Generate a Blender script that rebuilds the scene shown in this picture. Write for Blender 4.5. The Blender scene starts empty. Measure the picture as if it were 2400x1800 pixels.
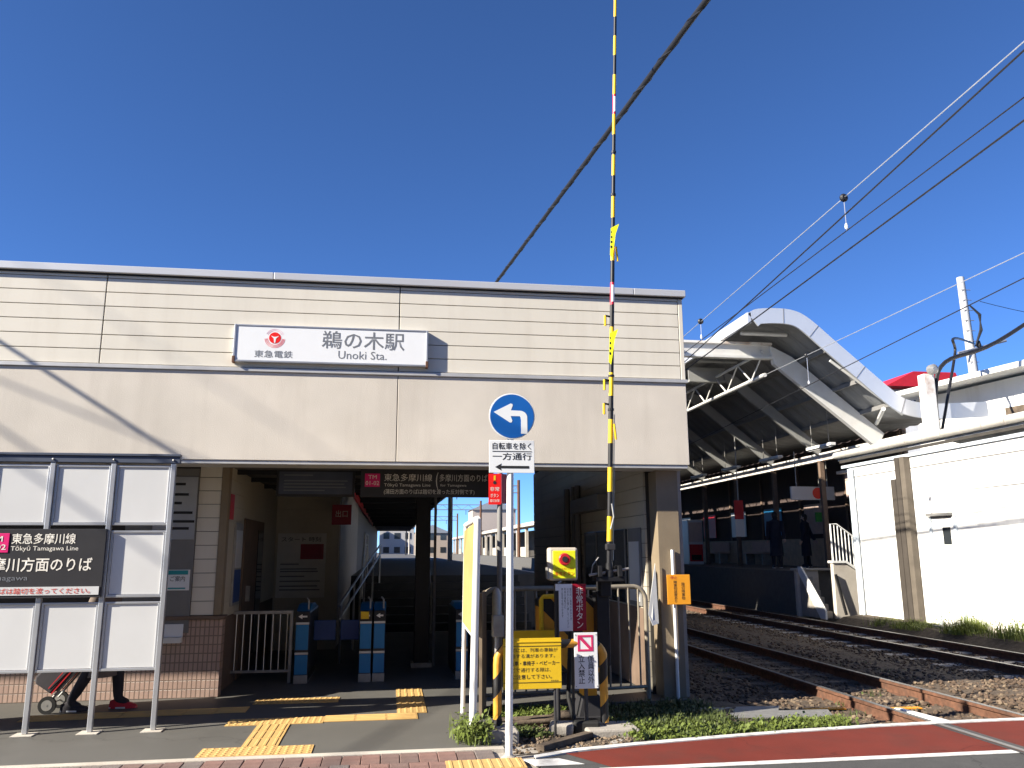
import bpy, bmesh, math, random
from mathutils import Vector, Matrix
random.seed(7)
S = bpy.context.scene
COL = S.collection

# ------------------------------------------------------------------ camera
YAW, PITCH, ROLL, EYE = math.radians(8.5), math.radians(11.6), math.radians(-0.25), 1.6
fw = Vector((math.sin(YAW)*math.cos(PITCH), math.cos(YAW)*math.cos(PITCH), math.sin(PITCH)))
r0 = Vector((math.cos(YAW), -math.sin(YAW), 0)); u0 = r0.cross(fw)
rt = r0*math.cos(ROLL) + u0*math.sin(ROLL); up = rt.cross(fw)
cd = bpy.data.cameras.new('camera'); cam = bpy.data.objects.new('camera', cd); COL.objects.link(cam)
cd.sensor_fit = 'HORIZONTAL'; cd.sensor_width = 36; cd.lens = 28.5; cd.clip_start = 0.05; cd.clip_end = 3000
M4 = Matrix((rt, up, -fw)).transposed().to_4x4(); M4.translation = Vector((0, 0, EYE)); cam.matrix_world = M4
S.camera = cam

# ------------------------------------------------------------------ sky, sun, exposure
SUN = Vector((3.3, 1.0, -1.9)).normalized()          # direction the light travels
W = bpy.data.worlds.new('World'); S.world = W; W.use_nodes = True
nt = W.node_tree; bg = nt.nodes['Background']
sky = nt.nodes.new('ShaderNodeTexSky'); sky.sky_type = 'NISHITA'; sky.sun_disc = False
sky.sun_elevation = math.asin(-SUN.z); sky.sun_rotation = math.atan2(-SUN.x, -SUN.y)
sky.altitude = 1500; sky.air_density = 0.62; sky.dust_density = 0.3; sky.ozone_density = 10.0
nt.links.new(sky.outputs[0], bg.inputs[0]); bg.inputs[1].default_value = 0.089
ld = bpy.data.lights.new('sun', 'SUN'); ld.energy = 5.0; ld.angle = math.radians(0.55); ld.color = (1.0, 0.925, 0.79)
so = bpy.data.objects.new('sun', ld); COL.objects.link(so)
so.rotation_euler = SUN.to_track_quat('-Z', 'Y').to_euler(); so.location = (-20, -10, 25)
S.view_settings.view_transform = 'Standard'; S.view_settings.look = 'None'
S.view_settings.gamma = 1.0; S.view_settings.exposure = 1.36; S.view_settings.use_curve_mapping = False
S.render.engine = 'CYCLES'; S.cycles.max_bounces = 8; S.cycles.use_denoising = True

# ------------------------------------------------------------------ materials
MATS = {}
def mat(name, col, rough=0.7, metal=0.0, var=0.12, scale=6.0, bump=0.0, bscale=40.0, streak=0.0, dirt=None, dirt_amt=0.0,
        dirt_scale=1.2, spec=0.4, trans=0.0, coords='Object', crack=0.0, crack_scale=.45):
    if name in MATS: return MATS[name]
    m = bpy.data.materials.new(name); m.use_nodes = True; n = m.node_tree.nodes; l = m.node_tree.links
    b = n['Principled BSDF']; b.inputs['Roughness'].default_value = rough; b.inputs['Metallic'].default_value = metal
    b.inputs['Specular IOR Level'].default_value = spec
    tc = n.new('ShaderNodeTexCoord')
    nz = n.new('ShaderNodeTexNoise'); nz.inputs['Scale'].default_value = scale; nz.inputs['Detail'].default_value = 6
    l.new(tc.outputs[coords], nz.inputs['Vector'])
    rmp = n.new('ShaderNodeMapRange'); rmp.inputs['From Min'].default_value = .3; rmp.inputs['From Max'].default_value = .7
    rmp.inputs['To Min'].default_value = 1-var; rmp.inputs['To Max'].default_value = 1+var
    l.new(nz.outputs['Fac'], rmp.inputs['Value'])
    mx = n.new('ShaderNodeMix'); mx.data_type = 'RGBA'; mx.blend_type = 'MULTIPLY'; mx.inputs[0].default_value = 1
    mx.inputs[6].default_value = (*col, 1); l.new(rmp.outputs[0], mx.inputs[7]); out = mx.outputs[2]
    if dirt is not None:
        mp = n.new('ShaderNodeMapping'); mp.inputs['Scale'].default_value = (1, 1, 1-streak*.88) if streak else (1, 1, 1)
        l.new(tc.outputs[coords], mp.inputs['Vector'])
        n2 = n.new('ShaderNodeTexNoise'); n2.inputs['Scale'].default_value = dirt_scale*(5 if streak else 1); n2.inputs['Detail'].default_value = 8
        n2.inputs['Roughness'].default_value = .65
        l.new(mp.outputs[0], n2.inputs['Vector'])
        r2 = n.new('ShaderNodeMapRange'); r2.inputs['From Min'].default_value = .48; r2.inputs['From Max'].default_value = .78
        r2.inputs['To Max'].default_value = dirt_amt; l.new(n2.outputs['Fac'], r2.inputs['Value'])
        m2 = n.new('ShaderNodeMix'); m2.data_type = 'RGBA'; l.new(r2.outputs[0], m2.inputs[0]); l.new(out, m2.inputs[6])
        m2.inputs[7].default_value = (*dirt, 1); out = m2.outputs[2]
    if crack:
        n4 = n.new('ShaderNodeTexNoise'); n4.inputs['Scale'].default_value = 3; n4.inputs['Detail'].default_value = 8; l.new(tc.outputs[coords], n4.inputs['Vector'])
        va = n.new('ShaderNodeVectorMath'); va.operation = 'MULTIPLY_ADD'; l.new(n4.outputs['Color'], va.inputs[0]); va.inputs[1].default_value = (.5, .5, .5); l.new(tc.outputs[coords], va.inputs[2])
        vo = n.new('ShaderNodeTexVoronoi'); vo.feature = 'DISTANCE_TO_EDGE'; vo.inputs['Scale'].default_value = crack_scale; l.new(va.outputs[0], vo.inputs['Vector'])
        r4 = n.new('ShaderNodeMapRange'); r4.inputs['From Max'].default_value = .006; r4.inputs['To Min'].default_value = 1-crack; r4.inputs['To Max'].default_value = 1; l.new(vo.outputs['Distance'], r4.inputs['Value'])
        m4 = n.new('ShaderNodeMix'); m4.data_type = 'RGBA'; m4.blend_type = 'MULTIPLY'; m4.inputs[0].default_value = 1; l.new(out, m4.inputs[6]); l.new(r4.outputs[0], m4.inputs[7]); out = m4.outputs[2]
    l.new(out, b.inputs['Base Color'])
    if bump:
        n3 = n.new('ShaderNodeTexNoise'); n3.inputs['Scale'].default_value = bscale; n3.inputs['Detail'].default_value = 5
        l.new(tc.outputs[coords], n3.inputs['Vector'])
        bp = n.new('ShaderNodeBump'); bp.inputs['Strength'].default_value = bump; bp.inputs['Distance'].default_value = .01
        l.new(n3.outputs['Fac'], bp.inputs['Height']); l.new(bp.outputs[0], b.inputs['Normal'])
    if trans:
        b.inputs['Transmission Weight'].default_value = trans
    MATS[name] = m; return m

def emis(name, col, st):
    if name in MATS: return MATS[name]
    m = bpy.data.materials.new(name); m.use_nodes = True; b = m.node_tree.nodes['Principled BSDF']
    b.inputs['Base Color'].default_value = (*col, 1); b.inputs['Emission Color'].default_value = (*col, 1); b.inputs['Emission Strength'].default_value = st
    MATS[name] = m; return m

def tile_mat(name, c1, c2, mortar, w, h, msize=.06, rough=.35, off=0.0):
    m = bpy.data.materials.new(name); m.use_nodes = True; n = m.node_tree.nodes; l = m.node_tree.links; b = n['Principled BSDF']
    tc = n.new('ShaderNodeTexCoord'); sx = n.new('ShaderNodeSeparateXYZ'); l.new(tc.outputs['Object'], sx.inputs[0])
    ad = n.new('ShaderNodeMath'); l.new(sx.outputs[0], ad.inputs[0]); l.new(sx.outputs[1], ad.inputs[1])
    cx = n.new('ShaderNodeCombineXYZ'); l.new(ad.outputs[0], cx.inputs[0]); l.new(sx.outputs[2], cx.inputs[1])
    br = n.new('ShaderNodeTexBrick'); br.offset = off; br.inputs['Scale'].default_value = 1
    br.inputs['Brick Width'].default_value = w; br.inputs['Row Height'].default_value = h; br.inputs['Mortar Size'].default_value = msize*h
    br.inputs['Color1'].default_value = (*c1, 1); br.inputs['Color2'].default_value = (*c2, 1); br.inputs['Mortar'].default_value = (*mortar, 1)
    l.new(cx.outputs[0], br.inputs['Vector'])
    nz = n.new('ShaderNodeTexNoise'); nz.inputs['Scale'].default_value = 2.5; nz.inputs['Detail'].default_value = 5; l.new(tc.outputs['Object'], nz.inputs['Vector'])
    rm = n.new('ShaderNodeMapRange'); rm.inputs['To Min'].default_value = .75; rm.inputs['To Max'].default_value = 1.2; l.new(nz.outputs['Fac'], rm.inputs['Value'])
    mx = n.new('ShaderNodeMix'); mx.data_type = 'RGBA'; mx.blend_type = 'MULTIPLY'; mx.inputs[0].default_value = 1
    l.new(br.outputs['Color'], mx.inputs[6]); l.new(rm.outputs[0], mx.inputs[7]); l.new(mx.outputs[2], b.inputs['Base Color'])
    b.inputs['Roughness'].default_value = rough
    bp = n.new('ShaderNodeBump'); bp.invert = True; bp.inputs['Strength'].default_value = .5; bp.inputs['Distance'].default_value = .004
    l.new(br.outputs['Fac'], bp.inputs['Height']); l.new(bp.outputs[0], b.inputs['Normal'])
    MATS[name] = m; return m

def stripe_mat(name, ca, cb, period, slant, duty=.5):
    """painted slanted hazard bands: bands climb along x+y with height"""
    m = bpy.data.materials.new(name); m.use_nodes = True; n = m.node_tree.nodes; l = m.node_tree.links; b = n['Principled BSDF']
    tc = n.new('ShaderNodeTexCoord'); sx = n.new('ShaderNodeSeparateXYZ'); l.new(tc.outputs['Object'], sx.inputs[0])
    m1 = n.new('ShaderNodeMath'); m1.operation = 'MULTIPLY'; l.new(sx.outputs[0], m1.inputs[0]); m1.inputs[1].default_value = -slant
    m2 = n.new('ShaderNodeMath'); m2.operation = 'ADD'; l.new(m1.outputs[0], m2.inputs[0]); l.new(sx.outputs[2], m2.inputs[1])
    m3 = n.new('ShaderNodeMath'); m3.operation = 'DIVIDE'; l.new(m2.outputs[0], m3.inputs[0]); m3.inputs[1].default_value = period
    m4 = n.new('ShaderNodeMath'); m4.operation = 'FRACT'; l.new(m3.outputs[0], m4.inputs[0])
    m5 = n.new('ShaderNodeMath'); m5.operation = 'GREATER_THAN'; l.new(m4.outputs[0], m5.inputs[0]); m5.inputs[1].default_value = duty
    nz = n.new('ShaderNodeTexNoise'); nz.inputs['Scale'].default_value = 9; nz.inputs['Detail'].default_value = 7
    rm = n.new('ShaderNodeMapRange'); rm.inputs['To Min'].default_value = .65; rm.inputs['To Max'].default_value = 1.2; l.new(nz.outputs['Fac'], rm.inputs['Value'])
    mx = n.new('ShaderNodeMix'); mx.data_type = 'RGBA'; l.new(m5.outputs[0], mx.inputs[0]); mx.inputs[6].default_value = (*ca, 1); mx.inputs[7].default_value = (*cb, 1)
    mm = n.new('ShaderNodeMix'); mm.data_type = 'RGBA'; mm.blend_type = 'MULTIPLY'; mm.inputs[0].default_value = 1
    l.new(mx.outputs[2], mm.inputs[6]); l.new(rm.outputs[0], mm.inputs[7]); l.new(mm.outputs[2], b.inputs['Base Color'])
    b.inputs['Roughness'].default_value = .5; MATS[name] = m; return m

cream = mat('cream_siding', (.69, .645, .555), .55, var=.035, scale=1.2, dirt=(.46, .40, .33), dirt_amt=.30, dirt_scale=.7, streak=1)
plaster = mat('painted_plaster', (.625, .57, .495), .8, var=.075, scale=1.6, bump=.25, bscale=90, dirt=(.42, .37, .31), dirt_amt=.42, dirt_scale=.55, streak=1)
cap_m = mat('roof_cap_metal', (.62, .62, .63), .4, .3, var=.05, scale=1)
ledge_m = mat('ledge_metal', (.56, .555, .55), .45, .4, var=.08)
darkgap = mat('dark_joint', (.05, .045, .04), .9)
white_m = mat('white_paint', (.78, .78, .76), .45, var=.05, scale=3, dirt=(.4, .36, .3), dirt_amt=.25, dirt_scale=2)
signwhite = mat('sign_white', (.80, .81, .82), .35, var=.015)
panelwhite = mat('board_panel_white', (.62, .62, .615), .30, var=.04, scale=1.4, dirt=(.55, .54, .53), dirt_amt=.3, dirt_scale=.9)
alu = mat('aluminium', (.58, .59, .61), .38, .75, var=.06, scale=5)
slate = mat('slate_blue_steel', (.085, .10, .14), .45, .3, var=.1)
charcoal = mat('charcoal_sign', (.035, .034, .037), .4, var=.08)
black = mat('black_paint', (.014, .014, .016), .5, var=.2, scale=12)
steel = mat('galvanised_steel', (.36, .35, .33), .45, .5, var=.14, scale=14)
railsteel = mat('polished_rail_steel', (.24, .235, .23), .42, .8, var=.06, scale=20)
rust = mat('rust_brown_steel', (.125, .058, .034), .85, var=.35, scale=18, dirt=(.06, .035, .025), dirt_amt=.8, dirt_scale=5)
rustwhite = mat('rusty_white_steel', (.72, .70, .66), .6, var=.08, scale=3, dirt=(.30, .12, .04), dirt_amt=.85, dirt_scale=2.6)
steelwhite = mat('white_painted_steel', (.66, .655, .63), .5, var=.06, scale=2, dirt=(.35, .27, .2), dirt_amt=.3, dirt_scale=1.4)
roofsheet = mat('corrugated_roof_sheet', (.225, .23, .235), .55, .1, var=.12, scale=1.5, dirt=(.2, .18, .15), dirt_amt=.5, dirt_scale=.6)
bandm = mat('roof_edge_band', (.64, .66, .69), .35, .35, var=.04, scale=1)
concrete = mat('concrete', (.36, .33, .29), .9, var=.16, scale=5, bump=.4, bscale=60, dirt=(.16, .14, .12), dirt_amt=.5, dirt_scale=2.2)
paleconc = mat('pale_concrete', (.50, .46, .40), .9, var=.1, scale=3, bump=.3, bscale=50, dirt=(.28, .22, .17), dirt_amt=.5, dirt_scale=1.6)
floor_m = mat('grey_floor_coating', (.105, .101, .092), .62, var=.10, scale=.9, bump=.08, bscale=160, dirt=(.165, .158, .145), dirt_amt=.40, dirt_scale=1.1, crack=.3)
asphalt = mat('asphalt', (.065, .064, .063), .9, var=.3, scale=120, bump=.5, bscale=200, dirt=(.11, .107, .103), dirt_amt=.7, dirt_scale=1.5, crack=.5, crack_scale=.7)
redroad = mat('red_road_coating', (.155, .030, .021), .9, spec=.15, var=.10, scale=2.5, bump=.35, bscale=220, dirt=(.075, .036, .03), dirt_amt=.7, dirt_scale=2.2, crack=.4, crack_scale=.6)
roadwhite = mat('road_marking_white', (.70, .69, .66), .75, var=.14, scale=8, dirt=(.16, .14, .13), dirt_amt=.8, dirt_scale=7)
tactile = mat('tactile_yellow', (.56, .355, .13), .7, var=.12, scale=5, dirt=(.30, .19, .06), dirt_amt=.55, dirt_scale=2.2)
soil = mat('soil', (.075, .058, .042), 1, var=.4, scale=14, bump=1, bscale=40)
stone = mat('ballast_stone', (.105, .072, .050), .95, var=.45, scale=7)
stone2 = mat('pale_ballast', (.165, .122, .083), .95, var=.4, scale=9)
bed = mat('ballast_bed', (.095, .07, .05), 1, var=.5, scale=30, bump=1, bscale=70)
wood = mat('weathered_wood', (.11, .083, .06), .9, var=.35, scale=9, bump=.6, bscale=30)
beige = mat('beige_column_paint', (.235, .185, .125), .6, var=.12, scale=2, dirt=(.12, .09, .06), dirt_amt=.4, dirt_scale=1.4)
brown = mat('brown_panel', (.16, .11, .08), .7, var=.12)
orange = mat('orange_sign', (.80, .33, .02), .55, var=.05)
yellow = mat('signal_yellow', (.80, .50, .015), .5, var=.08, scale=9)
signyellow = mat('notice_yellow', (.72, .47, .02), .45, var=.04)
lemon = mat('lemon_plastic', (.78, .80, .02), .45, var=.06)
red = mat('red_paint', (.55, .02, .03), .45, var=.08)
crimson = mat('crimson_sign', (.30, .008, .025), .4, var=.06)
logored = mat('logo_red', (.80, .015, .012), .4, var=.02)
pink = mat('line_pink', (.70, .02, .17), .4, var=.03)
blue = mat('sign_blue', (.012, .115, .42), .35, var=.04)
gateblue = mat('gate_blue', (.02, .19, .42), .4, var=.05)
flapblue = mat('flap_blue', (.02, .06, .22), .4, var=.05)
letgrey = mat('letter_grey', (.17, .18, .20), .5, var=.02)
letdark = mat('letter_black', (.02, .02, .022), .6, var=.02)
letwhite = mat('letter_white', (.78, .74, .66), .5, var=.02)
letred = mat('letter_red', (.55, .07, .05), .5, var=.02)
letorange = mat('letter_orange', (.75, .12, .01), .5, var=.02)
letteal = mat('letter_teal', (.03, .30, .33), .5, var=.02)
glass = mat('dark_glass', (.03, .035, .04), .08, .0, var=.02, spec=.7)
darkwall = mat('shaded_hall_cream', (.50, .455, .365), .6, var=.06, scale=1.5, dirt=(.2, .17, .13), dirt_amt=.3)  # outside siding cream, darkened to deepen the hall's shade
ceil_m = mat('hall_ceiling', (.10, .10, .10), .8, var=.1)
hallfloor = mat('platform_floor', (.10, .097, .093), .8, var=.12)
greywall = mat('grey_wall_panel', (.19, .185, .18), .6, var=.06)
leafm = mat('leaf_green', (.115, .150, .028), .6, var=.4, scale=25)
leafd = mat('leaf_dark', (.065, .085, .022), .6, var=.4, scale=25)
drygrass = mat('dry_grass', (.24, .20, .09), .8, var=.3, scale=20)
rubber = mat('black_rubber', (.012, .012, .012), .7, var=.2)
tile_wall = tile_mat('pink_mosaic_tile', (.50, .355, .29), (.43, .30, .25), (.22, .16, .13), .05, .095, .07)
paverm = [mat('paver_%s' % k, c, .85, var=.18, scale=11, bump=.4, bscale=90, dirt=(.10, .085, .08), dirt_amt=.5, dirt_scale=4)
          for k, c in (('rose', (.215, .125, .105)), ('brown', (.175, .115, .10)), ('grey', (.165, .135, .125)))]
whitewall = mat('white_render_wall', (.80, .79, .76), .75, var=.03, scale=2, dirt=(.45, .40, .33), dirt_amt=.35, dirt_scale=.6, streak=1)
sky_blue_trim = mat('pale_blue_trim', (.50, .56, .62), .5, var=.05)
roofgrey = mat('grey_roof_metal', (.36, .38, .40), .45, .3, var=.1)
gutterm = mat('gutter_metal', (.60, .58, .53), .5, .2, var=.1, dirt=(.3, .24, .18), dirt_amt=.4)
hazard = stripe_mat('hazard_bands', (.014, .014, .015), (.70, .33, .035), .36, 1.15, .46)
hazard2 = stripe_mat('hazard_bands_wide', (.016, .016, .017), (.72, .33, .03), .52, -1.0, .36)
skin_m = mat('skin', (.55, .36, .27), .55, var=.05)
hair_m = mat('hair', (.03, .025, .022), .6, var=.2)
cloth_dark = mat('dark_trousers', (.035, .032, .038), .9, var=.2)
cloth_taupe = mat('taupe_coat', (.16, .125, .105), .9, var=.15)
cloth_navy = mat('navy_coat', (.02, .022, .035), .9, var=.15)
pinkwall = mat('rose_beige_wall', (.55, .42, .36), .8, var=.1)

# ------------------------------------------------------------------ mesh helpers
ORG = {}
class MB:
    def __init__(s): s.v = []; s.f = []
    def add(s, vs, fs):
        o = len(s.v); s.v += [tuple(p) for p in vs]; s.f += [tuple(i+o for i in f) for f in fs]; return s
    def box(s, x0, y0, z0, x1, y1, z1):
        if x0 > x1: x0, x1 = x1, x0
        if y0 > y1: y0, y1 = y1, y0
        if z0 > z1: z0, z1 = z1, z0
        return s.add([(x0,y0,z0),(x1,y0,z0),(x1,y1,z0),(x0,y1,z0),(x0,y0,z1),(x1,y0,z1),(x1,y1,z1),(x0,y1,z1)],
                     [(0,3,2,1),(4,5,6,7),(0,1,5,4),(1,2,6,5),(2,3,7,6),(3,0,4,7)])
    def bar(s, p, q, w, h, upv=(0,0,1)):
        p = Vector(p); q = Vector(q); d = (q-p).normalized(); u = Vector(upv)
        if abs(d.dot(u)) > .98: u = Vector((0,1,0))
        a = d.cross(u).normalized()*w/2; b = a.cross(d).normalized()*h/2
        vs = [p-a-b, p+a-b, p+a+b, p-a+b, q-a-b, q+a-b, q+a+b, q-a+b]
        return s.add(vs, [(0,3,2,1),(4,5,6,7),(0,1,5,4),(1,2,6,5),(2,3,7,6),(3,0,4,7)][::1] if False else [(0,1,2,3),(7,6,5,4),(4,5,1,0),(5,6,2,1),(6,7,3,2),(7,4,0,3)])
    def tube(s, pts, r, n=8, caps=True):
        pts = [Vector(p) for p in pts]; rs = r if isinstance(r, (list, tuple)) else [r]*len(pts)
        o = len(s.v); prev = None
        for i, p in enumerate(pts):
            d = (pts[min(i+1, len(pts)-1)] - pts[max(i-1, 0)]).normalized()
            if prev is None:
                u = Vector((0,0,1)) if abs(d.z) < .9 else Vector((1,0,0)); a = d.cross(u).normalized()
            else:
                a = (prev - d*prev.dot(d)).normalized()
            prev = a; b = d.cross(a)
            for k in range(n):
                t = 2*math.pi*k/n; s.v.append(tuple(p + (a*math.cos(t)+b*math.sin(t))*rs[i]))
        for i in range(len(pts)-1):
            for k in range(n):
                k2 = (k+1) % n; s.f.append((o+i*n+k, o+i*n+k2, o+(i+1)*n+k2, o+(i+1)*n+k))
        if caps:
            s.f.append(tuple(o+k for k in range(n))[::-1]); s.f.append(tuple(o+(len(pts)-1)*n+k for k in range(n)))
        return s
    def prism(s, poly, vec):
        n = len(poly); vec = Vector(vec); vs = [Vector(p) for p in poly] + [Vector(p)+vec for p in poly]
        return s.add(vs, [tuple(range(n))[::-1], tuple(range(n, 2*n))] + [(i, (i+1) % n, n+(i+1) % n, n+i) for i in range(n)])
    def lathe(s, c, prof, n=16, axis='z'):
        o = len(s.v); c = Vector(c)
        for r, h in prof:
            for k in range(n):
                t = 2*math.pi*k/n; a, b = r*math.cos(t), r*math.sin(t)
                s.v.append(tuple(c + (Vector((a, b, h)) if axis == 'z' else Vector((a, -h, b)) if axis == 'y' else Vector((h, a, b)))))
        for i in range(len(prof)-1):
            for k in range(n):
                k2 = (k+1) % n; s.f.append((o+i*n+k, o+i*n+k2, o+(i+1)*n+k2, o+(i+1)*n+k))
        s.f.append(tuple(o+k for k in range(n))[::-1]); s.f.append(tuple(o+(len(prof)-1)*n+k for k in range(n)))
        return s
    def sheet(s, pts):
        return s.add(pts, [tuple(range(len(pts)))])
    def build(s, name, m, parent=None, org=None, smooth=False, bevel=0, fixn=True):
        if parent is not None: org = ORG[parent.name]
        elif org is None: org = (0, 0, 0)
        org = Vector(org)
        me = bpy.data.meshes.new(name); me.from_pydata([Vector(p)-org for p in s.v], [], s.f)
        if fixn:
            bm = bmesh.new(); bm.from_mesh(me); bmesh.ops.recalc_face_normals(bm, faces=bm.faces); bm.to_mesh(me); bm.free()
        me.materials.append(m)
        if smooth:
            me.polygons.foreach_set('use_smooth', [True]*len(me.polygons))
            try: me.set_sharp_from_angle(angle=math.radians(40))
            except Exception: pass
        o = bpy.data.objects.new(name, me); COL.objects.link(o)
        if parent is not None: o.parent = parent
        else: o.location = org
        ORG[o.name] = org
        if bevel:
            b = o.modifiers.new('bevel', 'BEVEL'); b.width = bevel; b.segments = 2; b.limit_method = 'ANGLE'
        return o

def tag(o, label=None, cat=None, group=None, kind=None):
    if label: o['label'] = label
    if cat: o['category'] = cat
    if group: o['group'] = group
    if kind: o['kind'] = kind
    return o
def thing(name, label, cat, loc, group=None):
    o = bpy.data.objects.new(name, None); COL.objects.link(o); o.location = loc; o.empty_display_size = .2
    ORG[o.name] = Vector(loc); return tag(o, label, cat, group)
def copy_tree(o, loc, label=None, parent=None):
    c = o.copy(); COL.objects.link(c); ORG[c.name] = Vector(loc)
    if parent is not None: c.parent = parent; c.matrix_parent_inverse = o.matrix_parent_inverse
    else: c.location = loc
    if label: c['label'] = label
    for ch in [x for x in bpy.data.objects if x.parent == o]: copy_tree(ch, loc, None, c)
    return c
def struct(o): o['kind'] = 'structure'; return o
B = lambda *a: MB().box(*a)

def text(s, box, y, m, parent, name='lettering', depth=.0015, weight=0.0, axis='y', keep=False):
    """raised print filling the rectangle box=(x0,z0,x1,z1) on the plane y (facing -Y); axis 'x' puts it on the plane x=y facing -X, box in (y,z)"""
    cu = bpy.data.curves.new('t', 'FONT'); cu.body = s; cu.size = 1; cu.resolution_u = 2; cu.offset = weight; cu.extrude = 0; cu.space_line = .95
    ob = bpy.data.objects.new('t', cu); COL.objects.link(ob)
    dg = bpy.context.evaluated_depsgraph_get(); me = bpy.data.meshes.new_from_object(ob.evaluated_get(dg))
    bpy.data.objects.remove(ob); bpy.data.curves.remove(cu)
    xs = [v.co.x for v in me.vertices]; ys = [v.co.y for v in me.vertices]
    if not xs: return None
    ax, bx, ay, by = min(xs), max(xs), min(ys), max(ys)
    x0, z0, x1, z1 = box; sx = (x1-x0)/max(bx-ax, 1e-6); sz = (z1-z0)/max(by-ay, 1e-6)
    if keep: sx = sz = min(sx, sz)
    org = ORG[parent.name]
    for v in me.vertices:
        a = x0+(v.co.x-ax)*sx; c = z0+(v.co.y-ay)*sz
        v.co = (Vector((a, y-depth, c)) if axis == 'y' else Vector((y-depth, a, c))) - org
    me.materials.clear(); me.materials.append(m); me.name = name
    o = bpy.data.objects.new(name, me); COL.objects.link(o); o.parent = parent; ORG[o.name] = org
    return o

def poly_y(pts, y, t, name, m, parent, **k):
    """flat shape in x,z standing t proud of plane y"""
    return MB().prism([(a, y, c) for a, c in pts], (0, -t, 0)).build(name, m, parent, **k)
def arc(cx, cz, r, a0, a1, n=16):
    return [(cx+r*math.cos(a0+(a1-a0)*i/n), cz+r*math.sin(a0+(a1-a0)*i/n)) for i in range(n+1)]
def sag(p, q, d, n=14):
    p = Vector(p); q = Vector(q); return [p.lerp(q, i/n) - Vector((0, 0, 4*d*(i/n)*(1-i/n))) for i in range(n+1)]

# ================================================================== GROUND
struct(B(-600, -600, -.5, 600, 900, -.30).build('ground', asphalt))
struct(B(-16, 7.16, -.29, 1.05, 15, 0).build('station_floor', floor_m))
struct(B(1.05, 8.95, -.29, 3.3, 15, 0).build('station_floor', floor_m))
struct(B(-40, -8, -.29, 14, 5.9, -.012).build('road', asphalt))
side = struct(B(-16, 5.9, -.29, .98, 7.06, -.03).build('sidewalk', concrete))
struct(B(-16, 7.06, -.29, .98, 7.16, .004).build('kerb_edging', paleconc))
# brick pavers, running rows
pm = {}
for k in range(3):
    mb = MB().box(-.0725, -.145, 0, .0725, .145, .030); o = mb.build('paver', paverm[k], side, bevel=.004)
    pm[k] = o.data; bpy.data.objects.remove(o)
random.seed(3)
n = 0
for r in range(3):
    for c in range(26):
        x = -2.95 + c*.15 + (r % 2)*.07; y = 6.91 - r*.295
        if x > .92 or (r > 0 and x > .42): continue
        o = bpy.data.objects.new('paver', pm[random.choice((0, 0, 1, 1, 2))]); COL.objects.link(o); o.parent = side
        o.location = (x, y, -.030+random.uniform(-.002, .003)); o.rotation_euler = (random.uniform(-.01, .01), random.uniform(-.01, .01), random.uniform(-.012, .012))
        b = o.modifiers.new('bevel', 'BEVEL'); b.width = .004; b.segments = 1
# crossing surface
OUT = [(1.18, 6.80), (1.55, 6.97), (2.1, 7.09), (2.8, 7.21), (3.6, 7.33), (4.5, 7.42), (5.6, 7.46), (14, 7.50)]
xing = struct(MB().prism([(x, y, -.02) for x, y in OUT] + [(14, -8, -.02), (1.18, -8, -.02)], (0, 0, .014)).build('level_crossing_road', asphalt))
struct(MB().prism([(1.45, 6.84, -.002)] + [(x, y-.09, -.002) for x, y in OUT[2:]] + [(14, 6.36, -.002), (1.72, 6.36, -.002)], (0, 0, .002)).build('red_footway_coating', redroad))
edge = struct(MB().prism([(x, y, -.004) for x, y in OUT] + [(x, y-.085, -.004) for x, y in OUT[::-1]], (0, 0, .012)).build('footway_edge_line', roadwhite))
struct(MB().prism([(1.60, 6.36, -.003), (14, 6.36, -.003), (14, 6.27, -.003), (1.66, 6.27, -.003)], (0, 0, .004)).build('footway_edge_line', roadwhite))
struct(MB().prism([(1.08, 6.70, -.003), (1.36, 6.70, -.003), (1.52, 6.50, -.003), (1.14, 6.50, -.003)], (0, 0, .003)).build('road_marking', roadwhite))
struct(MB().prism([(.98, 6.0, -.29), (1.2, 6.0, -.29), (1.2, 6.9, -.29), (3.4, 7.3, -.29), (3.4, 7.6, -.29), (.98, 7.3, -.29)], (0, 0, .262)).build('gutter_apron', concrete))
# soil patch beside the crossing
random.seed(5)
mb = MB(); nx, ny = 26, 16
for j in range(ny+1):
    for i in range(nx+1):
        x = 1.0+i/nx*3.2; y0 = 6.93+(x-1.0)*.135; y = y0+(8.96-y0)*j/ny
        mb.v.append((x, y, -.028+random.uniform(-.012, .012)+.035*math.sin(2.1*x)*math.sin(1.7*y)*min(1, j/3)-(.10*max(0, (x-3.5)/.7))))
for j in range(ny):
    for i in range(nx):
        a = j*(nx+1)+i; mb.f.append((a, a+1, a+nx+2, a+nx+1))
struct(mb.build('soil_patch', soil, smooth=True))
# ballast bed
random.seed(6); mb = MB(); nx, ny = 40, 120
for j in range(ny+1):
    for i in range(nx+1):
        x = 3.4+i/nx*7.3; y = 7.42+(j/ny)**1.7*150
        h = -.125 + (.02 if 6.6 < x < 8.2 else 0)*math.sin((x-6.6)/1.6*math.pi)*2 + random.uniform(-.014, .014)
        mb.v.append((x, y, h))
for j in range(ny):
    for i in range(nx):
        a = j*(nx+1)+i; mb.f.append((a, a+1, a+nx+2, a+nx+1))
struct(mb.build('ballast_bed', bed, smooth=True))
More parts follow.
